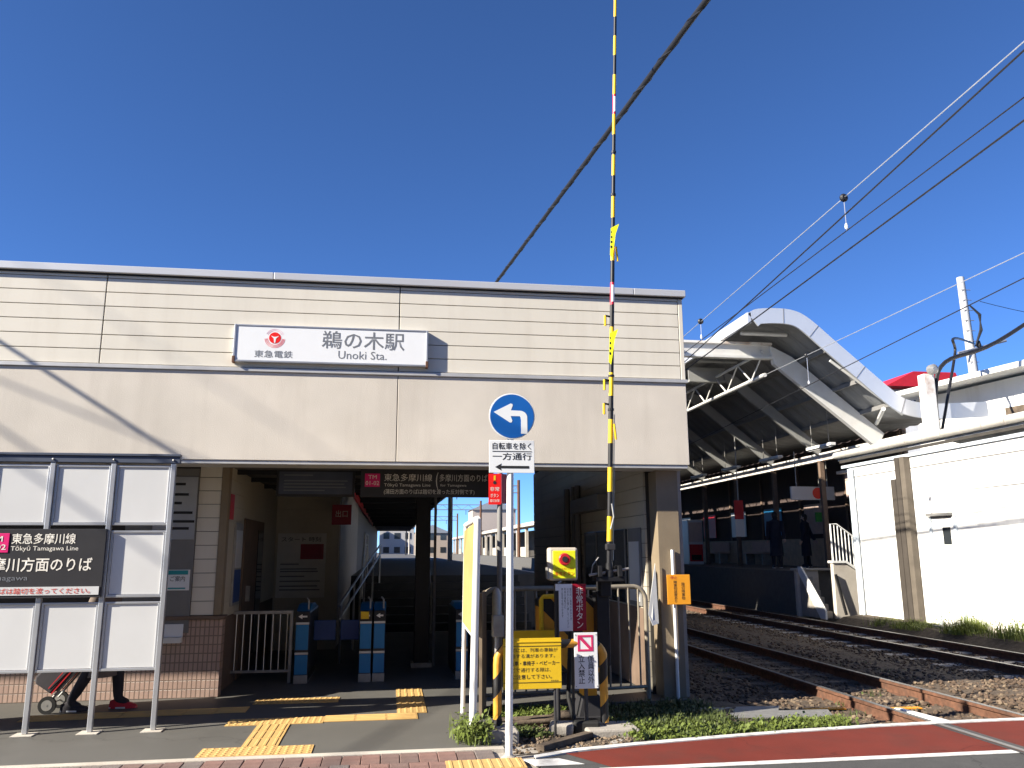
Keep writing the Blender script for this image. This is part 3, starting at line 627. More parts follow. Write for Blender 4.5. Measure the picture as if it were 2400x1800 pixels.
# ================================================================== PERSON WITH TROLLEY
def person(loc, rz, label, coat, trousers, shoes, height=1.6, stride=.18, long_coat=True):
    t = thing('person', label, 'person', loc); k = height/1.65
    V = [(0,0,.88),(0,0,1.02),(0,0,1.20),(0,0,1.36),(0,0,1.43),(0.01,0,1.50),(.015,0,1.57),
         (0,.09,.84),(stride*.45,.095,.47),(stride*.55,.10,.09),(stride*.55+.12,.10,.045),
         (0,-.09,.84),(-stride*.25,-.095,.47),(-stride*.9,-.10,.10),(-stride*.9+.12,-.10,.045),
         (0,.17,1.34),(-.03,.22,1.07),(.06,.23,.84),(.10,.23,.76),
         (0,-.17,1.34),(-.10,-.22,1.08),(-.22,-.22,.86),(-.27,-.22,.78)]
    E = [(0,1),(1,2),(2,3),(3,4),(4,5),(5,6),(0,7),(7,8),(8,9),(9,10),(0,11),(11,12),(12,13),(13,14),(3,15),(15,16),(16,17),(17,18),(3,19),(19,20),(20,21),(21,22)]
    R = [.13,.125,.135,.10,.05,.085,.07,.095,.072,.055,.04,.095,.072,.055,.04,.06,.045,.034,.03,.06,.045,.034,.03]
    me = bpy.data.meshes.new('body'); me.from_pydata([Vector(v)*k for v in V], E, []); o = bpy.data.objects.new('body', me); COL.objects.link(o); o.parent = t; ORG[o.name] = Vector(loc)
    md = o.modifiers.new('skin', 'SKIN'); md.use_smooth_shade = True
    for i, r in enumerate(R): me.skin_vertices[0].data[i].radius = (r*k, r*k)
    me.skin_vertices[0].data[0].use_root = True
    sb = o.modifiers.new('sub', 'SUBSURF'); sb.levels = 2; sb.render_levels = 2
    me.materials.append(trousers)
    hd = MB().lathe((.02*k, 0, 1.44*k), [(.03*k, 0), (.066*k, .02*k), (.078*k, .08*k), (.08*k, .12*k), (.07*k, .17*k), (.04*k, .205*k), (.008*k, .215*k)], 16).build('head', skin_m, t, org=None, smooth=True) if False else None
    mb = MB().lathe(Vector(loc)+Vector((.015*k, 0, 1.43*k)), [(.03*k, 0), (.062*k, .02*k), (.076*k, .08*k), (.079*k, .12*k), (.07*k, .17*k), (.04*k, .205*k), (.008*k, .215*k)], 16)
    hd = mb.build('head', skin_m, t, smooth=True)
    L = Vector(loc)
    MB().prism([L+Vector(p)*k for p in ((.085, -.012, 1.50), (.085, .012, 1.50), (.112, 0, 1.505), (.09, 0, 1.55))][:3], (0, 0, .045*k)).build('nose', skin_m, hd)
    for sy in (-1, 1):
        MB().lathe(L+Vector((.082, .03*sy, 1.545))*k, [(.009*k, 0), (.009*k, .008*k), (.003*k, .012*k)], 8, 'x').build('eye', letdark, hd)
        MB().box(*(L+Vector((-.01, .072*sy, 1.515))*k), *(L+Vector((.02, .088*sy, 1.565))*k)).build('ear', skin_m, hd, bevel=.006)
    MB().box(*(L+Vector((.078, -.022, 1.473))*k), *(L+Vector((.09, .022, 1.481))*k)).build('mouth', red, hd)
    MB().lathe(L+Vector((-.008*k, 0, 1.44*k)), [(.06*k, .03*k), (.082*k, .08*k), (.086*k, .14*k), (.076*k, .19*k), (.045*k, .222*k), (.008*k, .232*k)], 16).build('hair', hair_m, t, smooth=True)
    hem = .36 if long_coat else .80
    prof = [(.20*k, hem*k), (.195*k, (hem+.02)*k), (.175*k, .84*k), (.160*k, 1.05*k), (.185*k, 1.25*k), (.17*k, 1.37*k), (.075*k, 1.44*k), (.07*k, 1.46*k)]
    cm = MB().lathe(L, prof, 24); cm.v = [((L.x+(v[0]-L.x)*.78), v[1], v[2]) for v in cm.v]; cm.build('coat', coat, t, smooth=True)
    for s_, pts in ((1, ((0,.17,1.37),(-.03,.22,1.07),(.06,.23,.84))), (-1, ((0,-.17,1.37),(-.10,-.22,1.08),(-.22,-.22,.86)))):
        MB().tube([L+Vector(p)*k for p in pts], [.078*k, .06*k, .05*k], 12).build('sleeve', coat, t, smooth=True)
        w = Vector(pts[-1])*k; d = (Vector(pts[-1])-Vector(pts[-2])).normalized()*k
        hb = MB().tube([L+w-d*.01, L+w+d*.045, L+w+d*.085], [.026*k, .036*k, .03*k], 10).build('hand', skin_m, t, smooth=True)
        for q in range(4):
            a = L+w+d*.08+Vector(((q-1.5)*.017*k, 0, 0)); MB().tube([a, a+d*(.04+.01*(q in (1, 2)))+Vector((.004, -.004*s_, 0)), a+d*.07+Vector((.02, -.014*s_, 0))], [.009*k, .0085*k, .007*k], 6).build('finger', skin_m, hb)
        a = L+w+d*.03+Vector((.03*k, 0, 0)); MB().tube([a, a+d*.03+Vector((.025*k, 0, 0)), a+d*.055+Vector((.03*k, 0, 0))], [.011*k, .010*k, .008*k], 6).build('thumb', skin_m, hb)
    for (fx, fy, fz, tilt) in ((stride*.55, .10, .0, 0), (-stride*.9, -.10, .012, .1)):
        p = L+Vector((fx, fy, fz))*k
        sh = MB()
        for yy in (0,):
            ring = []
            for (dx, hw, h) in ((-.075, .034, .075), (-.04, .042, .09), (.02, .042, .085), (.08, .048, .065), (.14, .046, .05), (.18, .03, .035), (.195, .012, .02)):
                ring.append([p+Vector((dx, -hw, 0.0)), p+Vector((dx, -hw, h*.55)), p+Vector((dx, -hw*.55, h)), p+Vector((dx, hw*.55, h)), p+Vector((dx, hw, h*.55)), p+Vector((dx, hw, 0))])
            n = 6; o0 = len(sh.v)
            for r in ring: sh.v += [tuple(v) for v in r]
            for i in range(len(ring)-1):
                for q in range(n): sh.f.append((o0+i*n+q, o0+i*n+(q+1) % n, o0+(i+1)*n+(q+1) % n, o0+(i+1)*n+q))
            sh.f.append(tuple(range(o0, o0+n))); sh.f.append(tuple(range(o0+(len(ring)-1)*n, o0+len(ring)*n)))
        s_ = sh.build('shoe', shoes if fx > 0 else cloth_dark, t, smooth=True)
        MB().prism([p+Vector(q) for q in ((-.078, -.036, 0), (.08, -.05, 0), (.19, -.02, 0), (.19, .02, 0), (.08, .05, 0), (-.078, .036, 0))], (0, 0, .016)).build('sole', white_m, s_)
    t.rotation_euler = (0, 0, rz)
    return t
shoe_red = mat('red_shoe', (.55, .02, .035), .5, var=.1)
person((-2.93, 9.42, 0), 0.0, 'person in dark trousers and red shoes walking behind the notice board with a trolley', cloth_taupe, cloth_dark, shoe_red, 1.56, .30)
tr = thing('shopping_trolley', 'black and red wheeled shopping trolley pulled behind the notice board', 'trolley', (-3.38, 9.45, 0))
ux, uz = Vector((.62, 0, .78)), Vector((-.78, 0, .62))
p0 = Vector((-3.38, 9.45, .17))
def tp(a, b, y): return p0+ux*a+uz*b+Vector((0, y, 0))
bag = MB().prism([tp(.02, .0, -.15), tp(.55, .0, -.14), tp(.60, .06, -.13), tp(.58, .22, -.12), tp(.05, .24, -.13), tp(.0, .20, -.14)], (0, .29, 0)).build('bag', cloth_dark, tr, bevel=.02)
for y in (-.155, .155): MB().bar(tp(.03, -.004, y), tp(.56, -.004, y), .010, .010).build('red_piping', red, bag)
MB().prism([tp(.05, .05, -.154), tp(.45, .05, -.154), tp(.45, .058, -.154), tp(.05, .058, -.154)], (0, .003, 0)).build('red_stripe', red, bag)
for y in (-.11, .11): MB().tube([tp(-.04, -.03, y), tp(.95, -.03, y)], .010, 8).build('frame_tube', steel, tr, smooth=True)
MB().tube([tp(.95, -.03, -.11), tp(.98, -.03, 0), tp(.95, -.03, .11)], .013, 8).build('handle', rubber, tr, smooth=True)
MB().tube([(-3.38, 9.26, .085), (-3.38, 9.64, .085)], .008, 8).build('axle', steel, tr)
for y in (9.28, 9.62):
    w = MB().lathe((-3.38, y+.015, .085), [(.060, 0), (.085, 0), (.087, .015), (.085, .03), (.060, .03)], 24, 'y').build('wheel', rubber, tr, smooth=True)
    MB().lathe((-3.38, y+.017, .085), [(.052, 0), (.052, .034)], 20, 'y').build('hub_cap', steel, w)
MB().tube([tp(0, .2, 0), tp(-.05, .3, 0)], .008, 6).build('stand', steel, tr)

# ================================================================== TACTILE PAVING
def tactile_mesh(kind):
    mb = MB().box(-.149, -.149, 0, .149, .149, .006)
    if kind == 'dot':
        for i in range(5):
            for j in range(5): mb.lathe((-.12+i*.06, -.12+j*.06, .006), [(.017, 0), (.011, .005)], 8)
    else:
        for i in range(4):
            x = -.1125+i*.075
            if kind == 'barx': mb.prism([(-.135, x-.016, .006), (-.135, x+.016, .006), (-.135, x+.009, .011), (-.135, x-.009, .011)], (.27, 0, 0))
            else: mb.prism([(x-.016, -.135, .006), (x+.016, -.135, .006), (x+.009, -.135, .011), (x-.009, -.135, .011)], (0, .27, 0))
    o = mb.build('tactile_tile', tactile); me = o.data; bpy.data.objects.remove(o); return me
TM = {k: tactile_mesh(k) for k in ('dot', 'bar', 'barx')}
tp1 = thing('tactile_paving', 'yellow tactile path from the kerb into the entrance hall', 'tactile paving', (-.8, 7.9, 0))
tp2 = thing('tactile_paving', 'yellow tactile path behind the notice board towards the left', 'tactile paving', (-3.0, 9.3, 0))
tp3 = thing('tactile_paving', 'yellow tactile tile in the brick sidewalk at the bottom edge', 'tactile paving', (.72, 6.6, 0))
def put(kind, x, y, par, z=.001, sx=1):
    o = bpy.data.objects.new('tactile_tile', TM[kind]); COL.objects.link(o); o.parent = par
    o.location = Vector((x, y, z+random.uniform(-.0005, .0015)))-ORG[par.name]; o.rotation_euler = (0, 0, random.uniform(-.008, .008))
for i in range(3): put('dot', -1.33+i*.3, 7.31, tp1)
for j in range(3): put('bar', -1.03, 7.61+j*.3, tp1)
for i in range(3): put('dot', -1.33+i*.3, 8.51, tp1)
for i in range(3): put('barx', -.43+i*.3, 8.55, tp1)
put('dot', .47-.2, 8.85, tp1); 
for j in range(4): put('bar', .27, 9.15+j*.3, tp1)
for i in range(7): put('barx', -3.35+i*.3, 9.05+i*.02, tp2)
for i in range(3): put('dot', -1.25+i*.3, 9.6, tp2)
for i in range(2): put('bar', .62+i*.3, 6.60, tp3, -.002)

# ================================================================== SIGN POLE AND SIDE BOARD
sp = thing('one_way_sign', 'white pole with round blue left arrow sign and white one way plate', 'road sign', (.985, 6.85, 0))
MB().tube([(.985, 6.85, -.03), (1.0, 6.86, 1.2), (1.012, 6.87, 2.92)], .030, 16).build('pole', white_m, sp, smooth=True)
MB().lathe((.985, 6.85, -.03), [(.07, 0), (.06, .02), (.034, .035)], 16).build('collar', concrete, sp)
MB().lathe((1.02, 6.838, 2.735), [(.198, 0), (.200, .003), (.198, .006)], 48, 'y').build('disc_rim', signwhite, sp)
MB().lathe((1.02, 6.831, 2.735), [(.190, 0), (.190, .0015)], 48, 'y').build('disc_face', blue, sp)
def A(x, z): return (1.02+x, 2.735+z)
arrow = [A(-.160, .033), A(-.012, .110), A(.004, .105), A(.006, .092), A(-.010, .050)] + [A(.068+.060*math.cos(t)*1.07-.0, -.008+.056*math.sin(t)) for t in [math.pi/2 - i*math.pi/16 for i in range(9)]] + \
        [A(.133, -.152), A(.078, -.152)] + [A(.066+.012*math.cos(t), -.045+.045*math.sin(t)) for t in [i*math.pi/16 for i in range(9)]] + [A(-.012, .0), A(.002, -.040), A(-.004, -.055), A(-.018, -.057)]
poly_y(arrow, 6.8295, .0015, 'white_arrow', signwhite, sp)
B(.822, 6.832, 2.245, 1.212, 6.838, 2.525).build('plate', signwhite, sp, bevel=.006)
text('自転車を除く', (.85, 2.445, 1.185, 2.505), 6.832, letdark, sp, weight=.006)
B(.848, 6.8295, 2.427, 1.188, 6.8315, 2.432).build('rule', letdark, sp)
text('一方通行', (.85, 2.355, 1.188, 2.418), 6.832, letdark, sp, weight=.006)
poly_y([(.872, 2.295), (.928, 2.325), (.921, 2.306), (1.165, 2.306), (1.165, 2.284), (.921, 2.284), (.928, 2.265)], 6.832, .0015, 'plate_arrow', letdark, sp)
for z in (2.3, 2.47, 2.66, 2.82): B(.975, 6.838, z-.012, 1.055, 6.91, z+.012).build('clamp', steel, sp, bevel=.003)

wb = thing('side_signboard', 'white framed board seen edge on beside the entrance, cream panel', 'signboard', (.77, 8.0, 0))
for y, zt in ((7.41, 1.885), (8.64, 1.84)): MB().tube([(.750+(.025 if y > 8 else 0), y, 0), (.785+(.01 if y > 8 else 0), y, zt)], .033 if y < 8 else .022, 12).build('post', white_m, wb, smooth=True)
MB().tube([(.785, 7.41, 1.885), (.795, 8.64, 1.86)], .026, 12).build('top_rail', white_m, wb, smooth=True)
MB().tube([(.765, 7.41, .86), (.785, 8.64, .86)], .022, 12).build('bottom_rail', white_m, wb, smooth=True)
MB().prism([(.735, 7.40, .88), (.765, 8.66, .88), (.775, 8.66, 1.80), (.750, 7.40, 1.84)], (.012, 0, 0)).build('panel', mat('cream_panel', (.46, .33, .13), .5, var=.06), wb)
rs = thing('red_emergency_sign', 'grey post with red and white crossing emergency sign behind the one way plate', 'sign', (1.14, 8.6, 0))
MB().tube([(1.14, 8.6, -.02), (1.15, 8.6, 2.42)], .028, 12).build('post', greywall, rs, smooth=True)
B(1.025, 8.565, 2.075, 1.155, 8.571, 2.40).build('front_plate', logored, rs); MB().prism([(1.157, 8.566, 2.085), (1.225, 8.63, 2.085), (1.225, 8.63, 2.40), (1.157, 8.566, 2.40)], (.004, -.004, 0)).build('side_plate', crimson, rs)
poly_y([(1.08, 2.33), (1.10, 2.33), (1.10, 2.38), (1.08, 2.38)], 8.565, .002, 'exclamation_bar', yellow, rs); poly_y(arc(1.09, 2.305, .018, 0, 6.28, 12)[:-1], 8.565, .002, 'exclamation_dot', letdark, rs)
text('非常', (1.04, 2.215, 1.14, 2.26), 8.565, letwhite, rs); text('ボタン', (1.045, 2.15, 1.135, 2.19), 8.565, letwhite, rs); text('踏切支障', (1.04, 2.10, 1.14, 2.13), 8.565, letwhite, rs)

# ================================================================== CROSSING GATE AND ITS SIGNS
cg = thing('crossing_gate', 'raised yellow and black crossing barrier on black drive post', 'crossing barrier', (2.02, 8.2, 0))
MB().prism([(1.84, 8.10, .0), (2.12, 8.10, .0), (2.06, 8.12, .22), (1.90, 8.12, .22)], (0, .26, 0)).build('foot', charcoal, cg, bevel=.006)
B(1.76, 8.06, -.03, 2.20, 8.44, .03).build('base_plate', charcoal, cg, bevel=.005)
MB().prism([(1.50, 8.16, .60), (1.74, 8.16, .42), (2.10, 8.16, .42), (2.10, 8.16, 1.08), (1.96, 8.16, 1.16), (1.62, 8.16, 1.16), (1.49, 8.16, 1.12)], (0, .30, 0)).build('drive_housing', hazard2, cg, bevel=.015)
MB().tube([(1.50, 8.15, .62), (1.50, 8.15, 1.12), (1.52, 8.15, 1.15), (1.70, 8.15, 1.15)], .022, 10).build('guard_tube', yellow, cg, smooth=True)
B(1.90, 8.12, .20, 2.04, 8.30, .44).build('orange_leg', orange, cg, bevel=.008)
MB().bar((1.2, 8.10, .80), (1.62, 8.10, .80), .05, .07).build('counterweight_arm', yellow, cg)
B(2.03, 8.02, .50, 2.16, 8.20, 1.20).build('black_post', black, cg, bevel=.008)
B(2.06, 7.97, 1.15, 2.17, 8.15, 1.36).build('pivot_block', black, cg, bevel=.012)
B(1.99, 7.86, 1.30, 2.28, 8.02, 1.345).build('clamp_plate', black, cg, bevel=.006)
B(2.01, 7.84, 1.345, 2.05, 7.98, 1.45).build('clamp_cheek', black, cg, bevel=.004); B(2.21, 7.84, 1.345, 2.25, 7.98, 1.45).build('clamp_cheek', black, cg, bevel=.004)
MB().tube([(1.93, 7.9, 1.36), (2.33, 7.9, 1.42)], .013, 8).build('clamp_bolt', steel, cg, smooth=True)
MB().tube([(1.95, 7.9, 1.36), (1.97, 7.9, 1.46), (2.03, 7.9, 1.53)], .006, 6).build('wire_loop', steel, cg)
MB().lathe((2.135, 7.9, 1.345), [(.045, 0), (.045, .05), (.036, .06), (.036, .13)], 14).build('socket', black, cg, smooth=True)
def bp(z): return Vector((2.135+(z-1.44)*.0405, 7.9, z))
def br(z): return .0285-.0125*(z-1.44)/6.8
z = 1.44; k = 0
REDS = {11: 1, 20: 1}
while z < 8.35:
    zt = min(z+.243, 8.35); col = (black, yellow)[k % 2]
    rr = [br(z), br(zt)]
    if k in REDS: MB().tube([bp(z), bp(zt)], rr, 12).build('reflective_band', mat('reflector_red', (.62, .03, .06), .35, var=.05), cg, smooth=True); MB().tube([bp(z+.03)+Vector((.002, -.007, 0)), bp(zt-.03)+Vector((.002, -.007, 0))], [a*.82 for a in rr], 12).build('reflective_strip', signwhite, cg, smooth=True)
    else: MB().tube([bp(z), bp(zt)], rr, 12).build('bar_segment', col, cg, smooth=True)
    z = zt; k += 1
for zz in (5.35, 5.85, 3.35, 3.0): MB().tube([bp(zz)-Vector((0, 0, .012)), bp(zz)+Vector((0, 0, .012))], br(zz)+.006, 10).build('band_clamp', black, cg)
for zz, s_ in ((3.98, -1), (3.30, -1), (3.05, -1)):
    MB().tube([bp(zz), bp(zz)+Vector((.075*s_, -.01, .01))], .010, 8).build('bracket', black, cg)
    MB().tube([bp(zz)+Vector((.075*s_, -.01, .01)), bp(zz)+Vector((.077*s_, -.01, -.10))], .013, 8).build('hanging_rod', yellow, cg, smooth=True)
for zz in (4.75, 2.85): MB().tube([bp(zz)+Vector((.03, -.02, 0)), bp(zz)+Vector((.045, -.02, -.16))], .011, 8).build('hanging_rod', yellow, cg, smooth=True)
MB().tube([bp(2.05)+Vector((.01, -.03, 0)), bp(1.92)+Vector((.03, -.035, 0)), bp(1.80)+Vector((.0, -.035, 0))], .008, 6).build('strap', steel, cg, smooth=True)
MB().tube([bp(1.5)+Vector((.038, 0, 0)), bp(2.95)+Vector((.036, 0, 0))], .005, 6).build('cable', steel, cg)
B(bp(1.62).x-.036, 7.862, 1.60, bp(1.62).x+.05, 7.94, 1.66).build('sensor_clip', charcoal, cg, bevel=.006)
for zz in (4.98, 3.82):        # lemon warning sheets wrapped round the bar
    q = bp(zz); mb = MB()
    pts = [q+Vector(p) for p in ((.055, -.045, .02), (-.035, -.042, -.03), (-.052, -.038, -.33), (-.030, -.040, -.36), (-.012, -.046, -.25), (.012, -.05, -.10))]
    mb.prism(pts, (0, -.004, 0)).build('warning_sheet', lemon, cg)
    for i in range(4): MB().box(q.x-.034-.004*i, q.y-.0475, zz-.09-.055*i, q.x-.016-.004*i, q.y-.0465, zz-.065-.055*i).build('sheet_print', letdark, cg)

# emergency button box
eb = thing('emergency_button_box', 'lemon yellow emergency button box with red push button', 'button box', (1.66, 7.85, 1.3))
B(1.515, 7.80, 1.315, 1.80, 7.92, 1.625).build('case', mat('ivory_case', (.50, .44, .36), .5, var=.1, dirt=(.25, .2, .15), dirt_amt=.5), eb, bevel=.022)
B(1.555, 7.790, 1.335, 1.775, 7.80, 1.595).build('face', lemon, eb, bevel=.004)
MB().lathe((1.665, 7.789, 1.515), [(.058, 0), (.058, .014), (.050, .022)], 20, 'y').build('button_ring', red, eb, smooth=True); MB().lathe((1.665, 7.768, 1.515), [(.028, 0), (.028, .006)], 16, 'y').build('button', charcoal, eb, smooth=True)
text('キケンを見たら押す', (1.575, 1.415, 1.755, 1.435), 7.79, letorange, eb); text('非常ボタン', (1.57, 1.36, 1.76, 1.40), 7.79, letorange, eb, weight=.01)
B(1.50, 7.81, 1.33, 1.515, 7.90, 1.44).build('hinge', steel, eb, bevel=.003)
MB().tube([(1.60, 7.88, -.02), (1.60, 7.88, 1.32)], .024, 10).build('post', charcoal, eb, smooth=True)
es = thing('emergency_button_sign', 'white and crimson sign explaining the emergency button in vertical lettering', 'sign', (1.73, 7.75, .85))
B(1.60, 7.765, .855, 1.73, 7.772, 1.285).build('white_half', signwhite, es); B(1.731, 7.763, .855, 1.862, 7.772, 1.285).build('crimson_half', crimson, es)
text('\n'.join('非常ボタン'), (1.765, .88, 1.832, 1.255), 7.763, letwhite, es, weight=.004)
for i, ln in enumerate(('踏切内に異常のあるとき', 'はボタンを強く押してください', '列車の運転士に', '停止信号を知らせます')):
    text('\n'.join(ln), (1.704-i*.027, 1.25-.027*len(ln) if len(ln) < 13 else .885, 1.722-i*.027, 1.25), 7.765, letdark, es)
B(1.572, 7.768, 1.225, 1.599, 7.80, 1.285).build('mount_tab', signwhite, es); MB().tube([(1.60, 7.79, 1.29), (1.63, 7.79, 1.31)], .010, 6).build('bolt', steel, es)
MB().tube([(1.73, 7.80, .0), (1.73, 7.80, 1.2)], .014, 8).build('stake', charcoal, es)
ne = thing('no_entry_sign', 'white sign with pink square symbol and vertical no entry lettering', 'sign', (1.81, 7.6, .36))
B(1.702, 7.60, .365, 1.922, 7.606, .855).build('plate', signwhite, ne, bevel=.008)
for q in ((1.735, .815, 1.88, .833), (1.735, .690, 1.88, .708), (1.735, .7085, 1.753, .8145), (1.862, .7085, 1.88, .8145)): B(q[0], 7.5975, q[1], q[2], 7.5995, q[3]).build('symbol_edge', mat('symbol_pink', (.62, .03, .13), .5), ne)
poly_y([(1.7535, .8145), (1.775, .8145), (1.8615, .7225), (1.8615, .7090), (1.840, .7090), (1.7535, .7975)], 7.5995, .002, 'symbol_bar', MATS['symbol_pink'], ne)
text('\n'.join('係員以外'), (1.825, .41, 1.885, .655), 7.6, letdark, ne, weight=.004); text('\n'.join('立入禁止'), (1.738, .41, 1.798, .655), 7.6, letdark, ne, weight=.008)
for x in (1.715, 1.909):
    for z_ in (.385, .835): MB().lathe((x, 7.599, z_), [(.005, 0), (.004, .003)], 8, 'y').build('rivet', steel, ne)
MB().tube([(1.81, 7.625, .0), (1.81, 7.625, .8)], .018, 8).build('stake', charcoal, ne)
yn = thing('yellow_notice', 'yellow metal notice with black Japanese lettering behind the white pole', 'sign', (1.3, 7.5, .39))
B(1.03, 7.50, .39, 1.56, 7.506, .825).build('plate', signyellow, yn, bevel=.004)
for z_ in (.445, .755): B(1.03, 7.497, z_, 1.56, 7.499, z_+.004).build('rule', letdark, yn)
B(1.03, 7.494, .79, 1.56, 7.4995, .80).build('fold', signyellow, yn)
for s_, b, w in (('踏切には、列車の車輪が', (1.06, .705, 1.525, .74), .0), ('通過する溝があります。', (1.06, .655, 1.50, .69), .0), ('自転車・車椅子・ベビーカー', (1.06, .59, 1.54, .63), .012), ('などで通行する際は、', (1.06, .535, 1.46, .572), .0), ('特に注意して下さい。', (1.06, .475, 1.47, .515), .006), ('東急電鉄', (1.46, .452, 1.53, .464), 0)):
    text(s_, b, 7.5, letdark, yn, weight=w)
for x in (1.1, 1.5): MB().tube([(x, 7.52, -.02), (x, 7.52, .8)], .012, 8).build('stake', charcoal, yn)

ug = thing('hazard_guard_hoop', 'steel guard hoop with slanted orange and black bands round the barrier base', 'guard hoop', (.99, 7.55, 0))
pts = [(.985, 7.55, .06)] + [(.985, 7.55, .60)] + [(1.125-.14*math.cos(t), 7.56, .62+.14*math.sin(t)) for t in [i*math.pi/12 for i in range(1, 7)]] + \
      [(1.3, 7.58, .76), (1.7, 7.63, .76)] + [(1.85+.14*math.sin(t), 7.66, .62+.14*math.cos(t)) for t in [i*math.pi/12 for i in range(0, 6)]] + [(1.99, 7.67, .60), (1.99, 7.67, .06)]
MB().tube(pts, .038, 16).build('hoop', hazard, ug, smooth=True)
MB().lathe((.985, 7.55, .02), [(.044, 0), (.044, .10), (.042, .105), (.042, .12)], 16).build('sleeve', rubber, ug, smooth=True)
for l, x, y, sx in (('square concrete footing of the hazard hoop beside the white pole', .97, 7.46, .17), ('low concrete footing of the hazard hoop at the crossing edge', 2.02, 7.62, .24)):
    tag(MB().prism([(x-sx, y-.17, -.06), (x+sx, y-.17, -.06), (x+sx, y+.20, -.06), (x-sx, y+.20, -.06)], (0, 0, .15 if sx < .2 else .10)).build('concrete_footing', concrete, org=(x, y, -.06), bevel=.02), l, 'footing', 'footings of the hazard hoop')
wp2 = thing('meter_box', 'small grey steel box on the hoop beside the white board', 'box', (1.03, 7.9, .8))
B(.985, 7.88, .80, 1.09, 7.98, 1.0).build('case', steel, wp2, bevel=.008); MB().lathe((1.03, 7.93, 1.0), [(.045, 0), (.045, .16), (.035, .22), (.012, .25)], 14).build('dome', steel, wp2, smooth=True)
MB().tube([(1.03, 7.93, -.02), (1.03, 7.93, .82)], .022, 10).build('post', steel, wp2)
for pts_, l in (([(1.78, 8.05, 1.1), (1.74, 7.95, .7), (1.70, 7.88, .25), (1.74, 7.80, .05), (1.85, 7.78, -.01)], 'black cable hanging from the barrier drive to the ground'), ):
    tag(MB().tube(pts_, .022, 10).build('drive_cable', rubber, smooth=True), l, 'cable')

# steel railing in front of the hall's right side
rl = thing('tubular_railing', 'grey tubular railing with rounded corners in front of the hall', 'railing', (1.9, 9.0, 0))
ry = lambda x: 8.75+(x-.95)*.14
railp = mat('beige_railing_paint', (.27, .235, .18), .5, .1, var=.15, scale=10)
def hoop(x0, x1, z0, z1, r, rad, nm):
    p = [(x0, ry(x0), z0), (x0, ry(x0), z1-rad)] + [(x0+rad-rad*math.cos(t), ry(x0), z1-rad+rad*math.sin(t)) for t in [i*math.pi/10 for i in range(1, 6)]] + \
        [(x1-rad+rad*math.sin(t), ry(x1), z1-rad+rad*math.cos(t)) for t in [i*math.pi/10 for i in range(0, 5)]] + [(x1, ry(x1), z1-rad), (x1, ry(x1), z0)]
    MB().tube(p, r, 12).build(nm, railp, rl, smooth=True)
hoop(.98, 2.84, -.02, 1.20, .026, .14, 'outer_frame')
MB().tube([(.98, ry(.98), .14), (2.84, ry(2.84), .14)], .018, 10).build('bottom_rail', railp, rl, smooth=True)
for k in range(15):
    x = 1.10+k*.118; MB().tube([(x, ry(x), .14), (x, ry(x), 1.19)], .011, 8).build('bar', railp, rl, smooth=True)
MB().tube([(2.30, ry(2.3)-.03, .0), (2.30, ry(2.3)-.03, 1.20)], .028, 10).build('mid_post', railp, rl, smooth=True)
bd = thing('brown_board', 'brown wooden side panel behind the guard hoop', 'panel', (.95, 8.4, 0))
MB().prism([(.90, 8.3, 0), (1.02, 8.95, 0), (1.02, 8.95, 1.18), (.90, 8.3, 1.18)], (.03, -.006, 0)).build('sheet', mat('tan_ply', (.20, .15, .10), .7, var=.15, scale=4), bd)

os_ = thing('orange_warning_sign', 'orange sign with vertical lettering on the station corner column', 'sign', (3.22, 9.0, 1.0))
B(3.09, 8.99, 1.0, 3.36, 8.997, 1.325).build('plate', orange, os_, bevel=.003)
text('停止', (3.13, 1.275, 3.21, 1.31), 8.99, letred, os_); text('\n'.join('障害物装置あり'), (3.165, 1.02, 3.205, 1.26), 8.99, letdark, os_); text('\n'.join('踏切障害物'), (3.255, 1.05, 3.295, 1.24), 8.99, letdark, os_)
MB().tube([(3.18, 9.03, 0), (3.18, 9.03, 1.6)], .018, 10).build('post', white_m, os_, smooth=True)
wt = thing('white_banner', 'folded white vinyl sheet tied beside the station column', 'banner', (2.92, 9.0, .8))
MB().prism([(2.97, 9.02, 1.45), (2.86, 8.99, .90), (2.90, 8.97, .78), (2.98, 9.0, .80)], (0, .012, 0)).build('sheet', panelwhite, wt)

# buried pipes, rubble and planks near the barrier
for i in range(3):
    yy = 7.95+i*.085
    tag(MB().tube([(1.02, yy, .015), (1.58, yy+.05, .02), (1.66, yy+.06, .05), (1.74, yy+.07, .05), (1.80, yy+.10, .0)], .026, 10).build('conduit_pipe', wood, smooth=True), ('rusty conduit on the ground, nearest of three to the road', 'rusty conduit on the ground, middle one of three', 'rusty conduit on the ground, farthest of three from the road')[i], 'pipe', 'three conduits on the soil')
tag(MB().prism([(1.24, 7.06, -.02), (1.30, 7.00, -.02), (1.82, 7.42, -.02), (1.76, 7.48, -.02)], (0, 0, .05)).build('old_plank', wood, bevel=.006), 'old weathered plank lying by the white crossing line', 'plank')
tag(MB().prism([(1.45, 7.60, -.03), (1.66, 7.55, -.03), (1.72, 7.74, -.03), (1.50, 7.80, -.03)], (.01, 0, .10)).build('rubble_block', concrete, bevel=.02), 'broken concrete block on the soil below the yellow notice', 'rubble')
tag(MB().prism([(1.68, 7.60, -.03), (1.92, 7.56, -.03), (1.94, 7.72, -.03), (1.72, 7.76, -.03)], (0, 0, .12)).build('rubber_pad', rubber, bevel=.02), 'black rubber pad beside the broken concrete block', 'pad')
def gp():
    x = random.uniform(1.05, 2.3); y0 = 6.95+(x-1)*.135; return (x, random.uniform(y0+.03, 8.1), -.02)
tag(rocks('soil_gravel', stone2, 700, gp, .006, .02, 9), 'small stones scattered on the soil by the barrier', 'gravel', kind='stuff')

